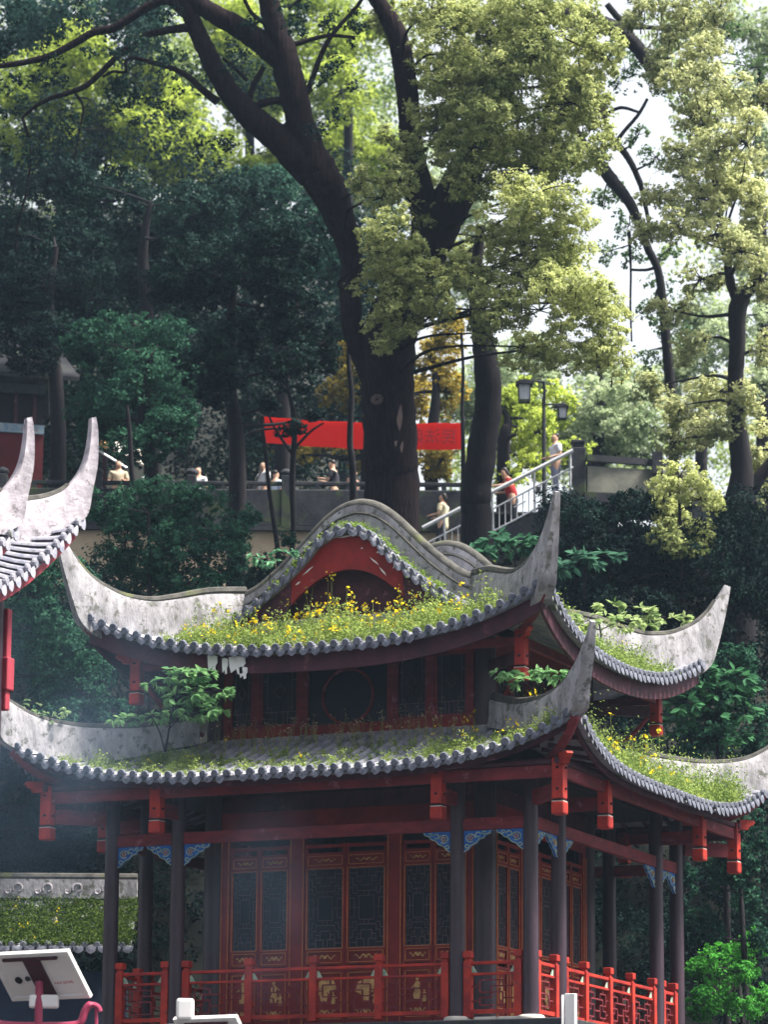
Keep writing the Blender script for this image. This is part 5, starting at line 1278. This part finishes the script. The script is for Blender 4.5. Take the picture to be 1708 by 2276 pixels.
flowers('yellow wildflowers standing above the grass of the upper front eave', field(up, 0, -3.2, 3.3, 1.5, lambda a: fa(a)*(1 if -1.3 < a < 1.9 else .5)), 330, .52, .058)
flowers('yellow wildflowers along the lower front eave, before the windows', field(low, 0, -3.4, 4.0, 2.3, lambda a: .15 if a < 1.8 else .8), 80, .42, .05)
flowers('yellow wildflowers among the weeds of the lower right-hand roof', field(low, 1, -4.0, 3.0, 2.3), 90, .55, .065)
flowers('yellow wildflowers on the upper right-hand roof slope', field(up, 1, -3.0, 2.4, 1.8), 50, .35, .05)
flowers('small yellow flowers dotted over the mossy corridor roof', mossroof, 22, .10, .05)
def wallfoot():
    a = RNG.uniform(-2.5, 2.9); return low.P(0, a, RNG.uniform(-1.2,-.2), .02), 1, 1
flowers('dry pinkish weed stalks in front of the upper windows', wallfoot, 130, .42, .035, L_dry, True, 9)

# broad-leaved saplings rooted on the roofs
def sapling(name, label, base, stems, leafpos, size, mt, group=None):
    root = empty(name, base, 0, label, 'sapling', group); b = Vector(base); mb = MB(); C=[];N=[];S=[];T=[]
    for s_ in stems: limb(mb, [p-b for p in s_[0]], s_[1], 4, 5, .1)
    for c, rx, rz_, n in leafpos:
        c = Vector(c)
        for i in range(n):
            an = RNG.uniform(0,6.28); q = RNG.uniform(0,1)**.5
            p = c+Vector((math.cos(an)*rx*q, RNG.normal()*rx*.4, math.sin(an)*rz_*q))
            if i % 3 == 0: mb.tube([c-b, (c-b+p-b)/2+Vector((0,0,.02)), p-b], [.008,.006,.004], 3, cap=False)
            k = 5                                    # a hand of leaflets
            t0 = RNG.uniform(.2,1)
            for j in range(k):
                a2 = an+(j-2)*.55; dr = Vector((math.cos(a2), RNG.normal()*.3, math.sin(a2)*.35-.2)).normalized()
                C.append(tuple(p-b+dr*size*.45)); nv = Vector((RNG.normal()*.35, -.55+RNG.normal()*.2, .8+RNG.normal()*.2)); nv = (nv-dr*nv.dot(dr)).normalized()
                N.append(tuple(nv)); S.append((size*RNG.uniform(.8,1.15), tuple(dr))); T.append(t0+RNG.normal()*.08)
    # leaves oriented along dr
    me_v=[];me_f=[];
    for c, n_, (s2, dr), t in zip(C,N,S,T):
        c=Vector(c); dr=Vector(dr); n_=Vector(n_); w_=dr.cross(n_)*s2*.24; k=len(me_v)
        me_v += [tuple(c-dr*s2*.5), tuple(c+w_-dr*s2*.08+n_*.012), tuple(c+w_*.8+dr*s2*.18), tuple(c+dr*s2*.52-n_*.02), tuple(c-w_*.8+dr*s2*.18), tuple(c-w_-dr*s2*.08+n_*.012)]
        me_f += [(k,k+1,k+2,k+3),(k,k+3,k+4,k+5)]
    me = bpy.data.meshes.new('leaves'); me.from_pydata(me_v,[],me_f); a_=me.attributes.new('tint','FLOAT','POINT'); a_.data.foreach_set('value', np.repeat(np.clip(T,0,1),6).astype(np.float32)); me.materials.append(mt)
    o = bpy.data.objects.new('leaves', me); COL.objects.link(o); o.parent = root
    mb.build('stem', m_bark, root, smooth=True); return root
def vy(px, py, Y): return onY(px, py, Y)
Yb = -.55
sapling('roof_sapling', 'broad-leaved green sapling on the left end of the lower roof', vy(368,1672,Yb),
  [([vy(368,1672,Yb),vy(376,1620,Yb),vy(385,1570,Yb),vy(395,1530,Yb),vy(400,1500,Yb)],[.022,.018,.014,.010,.006]),([vy(366,1668,Yb),vy(352,1620,Yb),vy(330,1590,Yb),vy(290,1590,Yb)],[.016,.012,.008,.005]),([vy(376,1620,Yb),vy(410,1585,Yb),vy(450,1560,Yb)],[.012,.009,.005]),([vy(395,1530,Yb),vy(440,1525,Yb),vy(500,1535,Yb)],[.01,.008,.005])],
  [(vy(400,1500,Yb),.34,.12,16),(vy(360,1515,Yb),.30,.10,12),(vy(440,1500,Yb),.30,.10,12),(vy(470,1535,Yb),.38,.13,18),(vy(410,1545,Yb),.40,.12,18),(vy(440,1580,Yb),.38,.10,14),(vy(390,1572,Yb),.25,.08,8),(vy(280,1598,Yb),.34,.07,9),(vy(350,1592,Yb),.25,.07,6),(vy(470,1580,Yb),.25,.08,8)], .17, L_fresh, 'saplings sprouting on the roofs')
Yc = -.2
sapling('roof_sapling', 'green sapling on the lower corner ridge beside the red hanging post', vy(1190,1545,Yc),
  [([vy(1190,1548,Yc),vy(1180,1525,Yc),vy(1140,1500,Yc)],[.014,.010,.005]),([vy(1190,1548,Yc),vy(1205,1520,Yc),vy(1215,1500,Yc)],[.012,.008,.004])],
  [(vy(1115,1496,Yc),.28,.07,9),(vy(1170,1515,Yc),.26,.07,8),(vy(1215,1500,Yc),.28,.08,10),(vy(1235,1496,Yc),.18,.05,5)], .15, L_fresh, 'saplings sprouting on the roofs')
def vx(px, py, X): 
    d = cf + cr*((px-854)/FPX) - cu*((py-1138)/FPX); return CAM + d*((X-CAM.x)/d.x)
Xd = -.5
sapling('roof_sapling', 'wide spreading light green sapling above the right-hand upper roof', vx(1340,1440,Xd),
  [([vx(1340,1440,Xd),vx(1335,1400,Xd),vx(1330,1370,Xd)],[.02,.016,.01]),([vx(1335,1400,Xd),vx(1400,1375,Xd),vx(1480,1370,Xd)],[.014,.01,.005]),([vx(1335,1400,Xd),vx(1270,1385,Xd),vx(1200,1375,Xd)],[.014,.01,.005])],
  [(vx(1200,1378,Xd),.30,.08,10),(vx(1250,1372,Xd),.36,.10,14),(vx(1310,1378,Xd),.40,.12,18),(vx(1360,1345,Xd),.24,.08,8),(vx(1380,1385,Xd),.38,.12,16),(vx(1430,1362,Xd),.32,.09,12),(vx(1490,1375,Xd),.36,.08,13),(vx(1300,1420,Xd),.4,.14,14),(vx(1435,1395,Xd),.2,.08,6)], .17, leafmat('sunlit_sapling_leaf', (.12,.22,.07), (.45,.55,.25), .4), 'saplings sprouting on the roofs')
sapling('roof_sapling', 'drooping dark green sapling in the gap right of the curved gable', V(1150,1290,74),
  [([V(1150,1290,74),V(1140,1230,74),V(1110,1205,74)],[.03,.02,.01]),([V(1140,1230,74),V(1080,1225,74),V(1010,1240,74)],[.016,.01,.006])],
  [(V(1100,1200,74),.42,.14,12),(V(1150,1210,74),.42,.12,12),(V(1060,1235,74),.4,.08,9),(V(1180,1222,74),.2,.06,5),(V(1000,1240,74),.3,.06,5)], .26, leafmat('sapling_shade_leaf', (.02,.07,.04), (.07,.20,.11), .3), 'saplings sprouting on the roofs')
sapling('bank_sapling', 'large-leaved dark green plant on the bank right of the tall horn', V(1300,1330,76),
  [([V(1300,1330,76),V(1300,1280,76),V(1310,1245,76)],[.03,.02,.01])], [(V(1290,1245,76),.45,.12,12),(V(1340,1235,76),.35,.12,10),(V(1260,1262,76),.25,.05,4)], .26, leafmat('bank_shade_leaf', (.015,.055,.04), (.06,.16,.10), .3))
sapling('roof_sapling', 'small pale green seedling by the left foot of the gable', vy(600,1300,1.0), [([vy(600,1300,1.0),vy(598,1260,1.0),vy(590,1235,1.0)],[.012,.01,.005])],
  [(vy(580,1240,1.0),.28,.06,8),(vy(625,1228,1.0),.26,.05,8),(vy(600,1250,1.0),.3,.06,6)], .13, leafmat('seedling_leaf', (.05,.16,.09), (.20,.42,.24), .35), 'saplings sprouting on the roofs')
sapling('roof_sapling', 'pale sprigs trailing over the lower left horn', vy(95,1660,-.9), [([vy(95,1660,-.9),vy(100,1600,-.9),vy(120,1590,-.9)],[.01,.008,.004]),([vy(90,1640,-.9),vy(60,1600,-.9),vy(45,1560,-.9)],[.01,.007,.003])],
  [(vy(60,1570,-.9),.2,.12,9),(vy(110,1595,-.9),.25,.1,10),(vy(140,1580,-.9),.14,.06,6),(vy(95,1640,-.9),.14,.16,9)], .085, leafmat('sprig_leaf', (.15,.26,.12), (.45,.58,.30), .35), 'saplings sprouting on the roofs')
mbx = None
big = [(1560,1500),(1600,1540),(1640,1510),(1530,1560),(1580,1600),(1650,1580),(1500,1620),(1620,1640)]
sapling('bank_sapling', 'large-leaved bright plant behind the far right horn', V(1600,1760,75), [([V(1600,1760,75),V(1595,1640,75),V(1590,1500,75)],[.05,.03,.01])],
  [(V(a,b,75),.42,.2,14) for a,b in big], .24, leafmat('big_leaf', (.02,.075,.04), (.08,.24,.10), .3))

# ------------------------------------------------------------------ people on the terrace and stairs
m_skin = mat('skin', (.52,.32,.23), (.46,.28,.20), 3, .55); m_hair = mat('black_hair', (.015,.013,.014), (.025,.02,.02), 6, .5)
def chain_mesh(name, verts, edges, mt, parent, sub=2, root=0):
    me = bpy.data.meshes.new(name); me.from_pydata([v_[0] for v_ in verts], edges, []); me.update()
    o = bpy.data.objects.new(name, me); COL.objects.link(o)
    sk_ = o.modifiers.new('skin','SKIN'); sk_.use_smooth_shade = True
    for i, v_ in enumerate(verts):
        sv = me.skin_vertices[0].data[i]; r_ = v_[1]; sv.radius = (r_, r_) if not hasattr(r_,'__len__') else r_; sv.use_root = (i == root)
    sb = o.modifiers.new('subd','SUBSURF'); sb.levels = sub; sb.render_levels = sub
    me.materials.append(mt)
    if parent: o.parent = parent
    return o
def person(label, loc, rz, shirt, pants, arms, legs=((.10,0,0),(-.10,0,0)), long_top=False, group='people on the terrace and stairs', lean=0., hairlong=False, sc=1.0):
    """faces local -Y. arms: for each side (elbow, hand) as offsets; legs: (x, knee_y, foot_y)"""
    root = empty('person', loc, rz, label, 'person', group); root.scale = (sc,sc,sc)
    Ln = lambda z, x=0, y=0: (x, y-lean*(z-.95), z)
    V0 = [(Ln(.95),.135),(Ln(1.12),.12),(Ln(1.30),.145),(Ln(1.42),.10),(Ln(1.49),.055),(Ln(1.55,0,-.015),.082),(Ln(1.63,0,-.01),.092),(Ln(1.70,0,0),.062),(Ln(1.585,0,-.105),.018)]
    E0 = [(0,1),(1,2),(2,3),(3,4),(4,5),(5,6),(6,7),(5,8)]
    for s_, (lx, ky, fy) in zip((1,-1), legs):
        k = len(V0); V0 += [((lx,0,.86),.10),((lx*1.05,-ky,.48),.062),((lx*1.05,-fy,.10),.042),((lx*1.15,-fy-.12,.04),.035)]
        E0 += [(0,k),(k,k+1),(k+1,k+2),(k+2,k+3)]
    for s_, (el, hd) in zip((1,-1), arms):
        k = len(V0); sh = Ln(1.38, .185*s_); V0 += [(sh,.058),(el,.042),(hd,.027)]
        hdv = Vector(hd); dv = (hdv-Vector(el)).normalized(); sd_ = dv.cross(Vector((0,0,1))); 
        if sd_.length < .1: sd_ = Vector((0,1,0))
        sd_.normalize()
        V0 += [(tuple(hdv+dv*.05),.030)]
        E0 += [(3,k),(k,k+1),(k+1,k+2),(k+2,k+3)]; b_ = k+3
        for j in range(4):
            f0 = hdv+dv*(.075)+sd_*(-.03+.02*j); L_ = (.07,.08,.075,.06)[j]; n_ = len(V0)
            V0 += [(tuple(f0),.0095),(tuple(f0+dv*L_*.5-Vector((0,0,.008))),.009),(tuple(f0+dv*L_*.85-Vector((0,0,.025))),.0075)]; E0 += [(b_,n_),(n_,n_+1),(n_+1,n_+2)]
        n_ = len(V0); th_ = hdv+dv*.02+sd_*.04; V0 += [(tuple(th_),.011),(tuple(th_+dv*.045+sd_*.012),.009)]; E0 += [(k+2,n_),(n_,n_+1)]
    chain_mesh('body', V0, E0, m_skin, root)
    # shirt
    hem = .70 if long_top else .90
    VS = [(Ln(hem),.165 if long_top else .15),(Ln(1.10),.145),(Ln(1.30),.165),(Ln(1.42),.115),(Ln(1.455),.075)]; ES = [(0,1),(1,2),(2,3),(3,4)]
    for s_, (el, hd) in zip((1,-1), arms):
        k = len(VS); sh = Vector(Ln(1.38, .185*s_)); e_ = sh.lerp(Vector(el), .8); VS += [(tuple(sh),.078),(tuple(e_),.066)]; ES += [(3,k),(k,k+1)]
    chain_mesh('shirt', VS, ES, shirt, root)
    VP = [(Ln(.96),.145),(Ln(.88),.15)]; EP = [(0,1)]
    for s_, (lx, ky, fy) in zip((1,-1), legs):
        k = len(VP); VP += [((lx,0,.82),.105),((lx*1.05,-ky,.48),.078),((lx*1.05,-fy,.12),.062)]; EP += [(1,k),(k,k+1),(k+1,k+2)]
    chain_mesh('trousers', VP, EP, pants, root)
    HV = [(Ln(1.60,0,.045),.082),(Ln(1.68,0,.015),.092),(Ln(1.73,0,-.01),.062)]
    if hairlong: HV = [(Ln(1.50,0,.075),.06)]+HV
    chain_mesh('hair', HV, [(i,i+1) for i in range(len(HV)-1)], m_hair, root)
    mb = MB()
    for s_ in (-1,1): 
        c = Vector(Ln(1.615, .032*s_, -.10)); mb.obox(c, Vector((.012,0,0)), Vector((0,.006,0)), Vector((0,0,.006)))
    c = Vector(Ln(1.535, 0, -.093)); mb.obox(c, Vector((.02,0,0)), Vector((0,.005,0)), Vector((0,0,.004)))
    mb.build('face_detail', m_hair, root)
    mb = MB()
    for lx, ky, fy in legs: mb.obox(Vector((lx*1.1,-fy-.06,.035)), Vector((.048,0,0)), Vector((0,.13,0)), Vector((0,0,.035)))
    mb.build('shoe', m_stoned, root, bevel=.02)
    return root
m_wshirt = mat('white_shirt', (.74,.76,.82), (.66,.68,.75), 4, .8); m_cream = mat('cream_blouse', (.72,.64,.44), (.62,.55,.38), 4, .8)
m_rshirt = mat('red_shirt', (.36,.018,.02), (.28,.014,.016), 4, .8); m_beige = mat('beige_jacket', (.55,.46,.34), (.45,.38,.28), 4, .8)
m_jeans = mat('grey_blue_trousers', (.22,.24,.34), (.17,.19,.27), 4, .8); m_black = mat('black_cloth', (.02,.02,.03), (.03,.03,.04), 4, .85)
azr = math.atan2(HR.y, HR.x)
down = [((.24,.02,1.12),(.22,-.12,.90)),((-.24,.02,1.12),(-.22,-.12,.90))]
p = V(1236, 1112, 91.4); person('man in a white shirt and grey trousers standing at the top of the stairs', p, azr-R(70), m_wshirt, m_jeans, [((.23,.04,1.14),(.20,-.16,1.08)),((-.23,0,1.12),(-.16,-.20,1.10))], ((.09,.03,.05),(-.09,-.02,-.10)), sc=1.0)
p = V(985, 1240, 91.4); person('woman in a cream blouse climbing the lower stairs beside the handrail', p, azr-R(110), m_cream, m_black, [((.24,-.05,1.14),(.20,-.26,1.12)),((-.24,-.02,1.12),(-.10,-.24,1.10))], ((.09,.10,.08),(-.09,-.02,-.10)), True, hairlong=True, sc=.96)
p = V(1142, 1190, 91.5); person('person in a dark red shirt leaning over the rail with outstretched arm', p, azr-R(80), m_rshirt, m_black, [((.22,-.25,1.25),(.16,-.52,1.22)),((-.24,-.15,1.15),(-.20,-.38,1.12))], lean=.35, hairlong=True)
zt0 = 14.78
def onterr(px, py, d): q = V(px, py, d); q.z = zt0; return q
person('person in a beige jacket standing under the kiosk awning', onterr(262,1100,94.4), azr+R(8), m_beige, m_jeans, [((.25,-.05,1.14),(.12,-.24,1.16)),((-.25,-.05,1.14),(-.12,-.24,1.10))])
b = person('person in a white top with a dark bag strap, left of the banner stems', onterr(586,1100,94.4), azr-R(60), m_wshirt, m_jeans, down)
mb = MB(); mb.tube(smooth_path([(.16,-.10,1.47),(.02,-.19,1.25),(-.18,-.12,1.0),(-.18,.12,1.0),(.02,.19,1.25),(.16,.08,1.47)],4), .018, 5); mb.build('bag_strap', m_black, b)
person('person in a dark shirt with a pale back panel, just left of the thick trunk', onterr(745,1100,94.2), azr-R(100), m_black, m_black, [((.22,-.16,1.16),(.14,-.34,1.22)),((-.22,-.16,1.16),(-.14,-.34,1.20))], lean=.12)
person('person in a brown top half hidden behind the thin stem by the thick trunk', onterr(785,1100,95.0), azr+R(60), mat('brown_top', (.28,.17,.12), (.22,.13,.10), 4, .8), m_black, down, sc=.97)
person('person in a pale top behind the dark stem crossing the banner', onterr(612,1100,95.1), azr+R(140), mat('pale_blue_top', (.45,.55,.72), (.38,.47,.62), 4, .8), m_jeans, down, sc=.95)
person('person in white seen through the leaves, right of the kiosk', onterr(332,1100,94.8), azr+R(30), m_wshirt, m_jeans, down, hairlong=True, sc=.95)
person('person in white seen through leaves midway along the terrace rail', onterr(440,1100,94.8), azr-R(20), m_wshirt, m_black, down, sc=.96)

# ------------------------------------------------------------------ haze (thin smoky air)
mh = bpy.data.materials.new('haze_air'); mh.use_nodes = True; n_ = mh.node_tree; n_.nodes.remove(n_.nodes['Principled BSDF'])
pvn = n_.nodes.new('ShaderNodeVolumePrincipled'); pvn.inputs['Color'].default_value = (.50,.72,1,1); pvn.inputs['Density'].default_value = .00022; pvn.inputs['Anisotropy'].default_value = .3
n_.links.new(pvn.outputs[0], n_.nodes['Material Output'].inputs['Volume'])
mb = MB(); c = CG+HF*60; X_ = HR*1300; Y_ = HF*1300
mb.obox(Vector((c.x,c.y,40)), HR*1100, HF*1300, Vector((0,0,65))); hz = mb.build('haze', mh, kind='stuff'); hz['label'] = 'thin bluish haze'; hz.display_type = 'WIRE'

# ------------------------------------------------------------------ unseen woods added left, right and behind the viewer to block sky light
cl = []
for i in range(150):
    side = i % 3
    if side == 0: s_, l_ = RNG.uniform(-10, 62), -RNG.uniform(15, 24)
    elif side == 1: s_, l_ = RNG.uniform(-10, 58), RNG.uniform(22, 31)
    else: s_, l_ = RNG.uniform(-24, -9), RNG.uniform(-30, 30)
    cl.append((at_sl(s_, l_, ground(s_, l_)+RNG.uniform(0, 24)), (4.5,4.5,3.6), RNG.uniform(.1,.6)))
o = foliage('unseen_shading_wood', cl, .55, L_dark, None, 1.6); tag(o, 'unseen dark wood added on three sides of the court to block sky light', 'wood', None, 'stuff')
# bright leaf masses closing the far upper background
cl = [];
for i in range(95):
    px = RNG.uniform(-120, 900); py = RNG.uniform(-60, 470)
    cl.append(ellip(px, py, RNG.uniform(128, 145), 80, 62, RNG.uniform(.15,.75)))
for i in range(45):
    px = RNG.uniform(950, 1760); py = RNG.uniform(820, 1090)
    cl.append(ellip(px, py, RNG.uniform(122, 140), 80, 45, RNG.uniform(.3,.8)))
for i in range(26):
    px = RNG.uniform(1480, 1760); py = RNG.uniform(-60, 800)
    cl.append(ellip(px, py, RNG.uniform(118, 140), 60, 50, RNG.uniform(.3,.8)))
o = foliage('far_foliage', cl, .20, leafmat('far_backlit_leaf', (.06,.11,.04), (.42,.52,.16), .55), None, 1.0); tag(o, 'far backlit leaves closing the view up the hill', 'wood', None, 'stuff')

# ------------------------------------------------------------------ drifting incense smoke
def smoke(label, c, sx, sy, sz, dens, seed):
    m = bpy.data.materials.new('smoke'); m.use_nodes = True; n = m.node_tree; L = n.links; n.nodes.remove(n.nodes['Principled BSDF'])
    p = n.nodes.new('ShaderNodeVolumePrincipled'); p.inputs['Color'].default_value = (.42,.66,1,1); p.inputs['Anisotropy'].default_value = .2
    tc = n.nodes.new('ShaderNodeTexCoord'); nz = n.nodes.new('ShaderNodeTexNoise'); nz.inputs['Scale'].default_value = 1.6; nz.inputs['Detail'].default_value = 3
    mp = n.nodes.new('ShaderNodeMapping'); mp.inputs['Location'].default_value = (seed, seed*2, 0); L.new(tc.outputs['Object'], mp.inputs[0]); L.new(mp.outputs[0], nz.inputs['Vector'])
    ln = n.nodes.new('ShaderNodeVectorMath'); ln.operation = 'LENGTH'; L.new(tc.outputs['Object'], ln.inputs[0])
    f = n.nodes.new('ShaderNodeMapRange'); f.inputs['From Min'].default_value = .15; f.inputs['From Max'].default_value = .95; f.inputs['To Min'].default_value = 1; f.inputs['To Max'].default_value = 0; f.interpolation_type = 'SMOOTHSTEP'; L.new(ln.outputs['Value'], f.inputs['Value'])
    r = n.nodes.new('ShaderNodeMapRange'); r.inputs['From Min'].default_value = .38; r.inputs['From Max'].default_value = .68; r.inputs['To Max'].default_value = dens; L.new(nz.outputs[0], r.inputs['Value'])
    mu = n.nodes.new('ShaderNodeMath'); mu.operation = 'MULTIPLY'; L.new(f.outputs[0], mu.inputs[0]); L.new(r.outputs[0], mu.inputs[1]); L.new(mu.outputs[0], p.inputs['Density'])
    L.new(p.outputs[0], n.nodes['Material Output'].inputs['Volume'])
    bm = bmesh.new(); bmesh.ops.create_icosphere(bm, subdivisions=3, radius=1.0); me = bpy.data.meshes.new('smoke'); bm.to_mesh(me); bm.free(); me.materials.append(m)
    o = bpy.data.objects.new('smoke', me); COL.objects.link(o); o.location = c; o.scale = (sx, sy, sz); o.rotation_euler = (0,0,YAW*-1); tag(o, label, 'smoke', None, 'stuff')
smoke('faint bluish smoke drifting past the left end of the pavilion', V(120, 1640, 58), 3.0, 2.0, 3.6, .085, 3.1)
smoke('faint white smoke hanging in front of the left door leaves', V(590, 2010, 58.5), 1.5, 1.2, 2.4, .045, 7.7)

# old branch scar and bare wood patch on the thick trunk
tr_ = [c for c in big_tree.children if c.name.startswith('trunk')][0]; bb = big_tree.matrix_basis.translation.copy()
mb = MB(); c = V(838, 888, 81.43)-bb; nd = (-HF*.9-HR*.45).normalized(); tx = nd.cross(Vector((0,0,1))).normalized()
for r_, w_ in ((.125,.03),(.07,.025)): mb.tube([c+tx*r_*math.cos(t)+Vector((0,0,r_*.75*math.sin(t))) for t in np.linspace(0,6.28,17)], w_, 6)
mb.build('branch_scar', mat('scar_bark', (.11,.075,.07), (.05,.035,.035), 6, .9, .6, 20), tr_, smooth=True)
mb = MB()
for (px, py, w_, h_) in ((888,925,.07,.34),(880,965,.055,.30),(893,990,.04,.18)):
    c = V(px, py, 81.46)-bb
    mb.poly([c+HR*a*w_+Vector((0,0,b*h_)) for a,b in [(-1,.3),(-.5,.8),(.1,1),(.8,.6),(1,-.1),(.5,-.8),(0,-1),(-.7,-.5)]], -HF*.03)
mb.build('bare_wood', mat('bare_wood_patch', (.20,.14,.13), (.11,.08,.08), 7, .9, .8, 14, streak=(3,3,.6)), tr_)

# flaked white scratches on the front barge board
mb = MB()
for x, z, l_, an in ((-.78,8.28,.26,.62),(-.98,8.06,.12,.5),(.55,8.36,.24,-.75),(.72,8.16,.22,-.9),(.95,8.24,.12,1.0),(-.05,8.86,.3,.05),(.3,8.62,.05,.3),(.62,8.52,.06,.1)):
    c = Vector((CX+x, Y0+.045, z)); d = Vector((math.cos(an),0,math.sin(an))); e = Vector((-d.z,0,d.x))
    mb.poly([c-d*l_/2, c-d*l_*.1-e*.014, c+d*l_/2, c+d*l_*.15+e*.018], (0,.012,0))
mb.build('paint_flake', m_white, ur)
# the old tree's own leaves round the left-hand boughs, shade put into their colour
cl = []
for px, py in [(100,60),(200,30),(50,180),(150,290),(250,180),(330,120),(40,330),(100,420),(560,70),(700,60),(760,160),(720,260),(640,30),(350,30),(470,320),(250,340),(180,430),(60,500),(0,80),(130,150),(300,240),(400,150),(520,130),(20,20),(300,400),(0,240),(230,90),(690,170),(790,60),(90,350),(380,250)]:
    e = ellip(px+RNG.normal()*12, py+RNG.normal()*12, 82+RNG.uniform(-1.5,1.5), 60, 42, RNG.uniform(.0,.6))
    cl += [((c-bb), r_, t) for c, r_, t in sub_clumps(e, 6, 1.0, (.22,.42))]
foliage('shaded_leaves', cl, .09, L_dark, big_tree, 1.7)
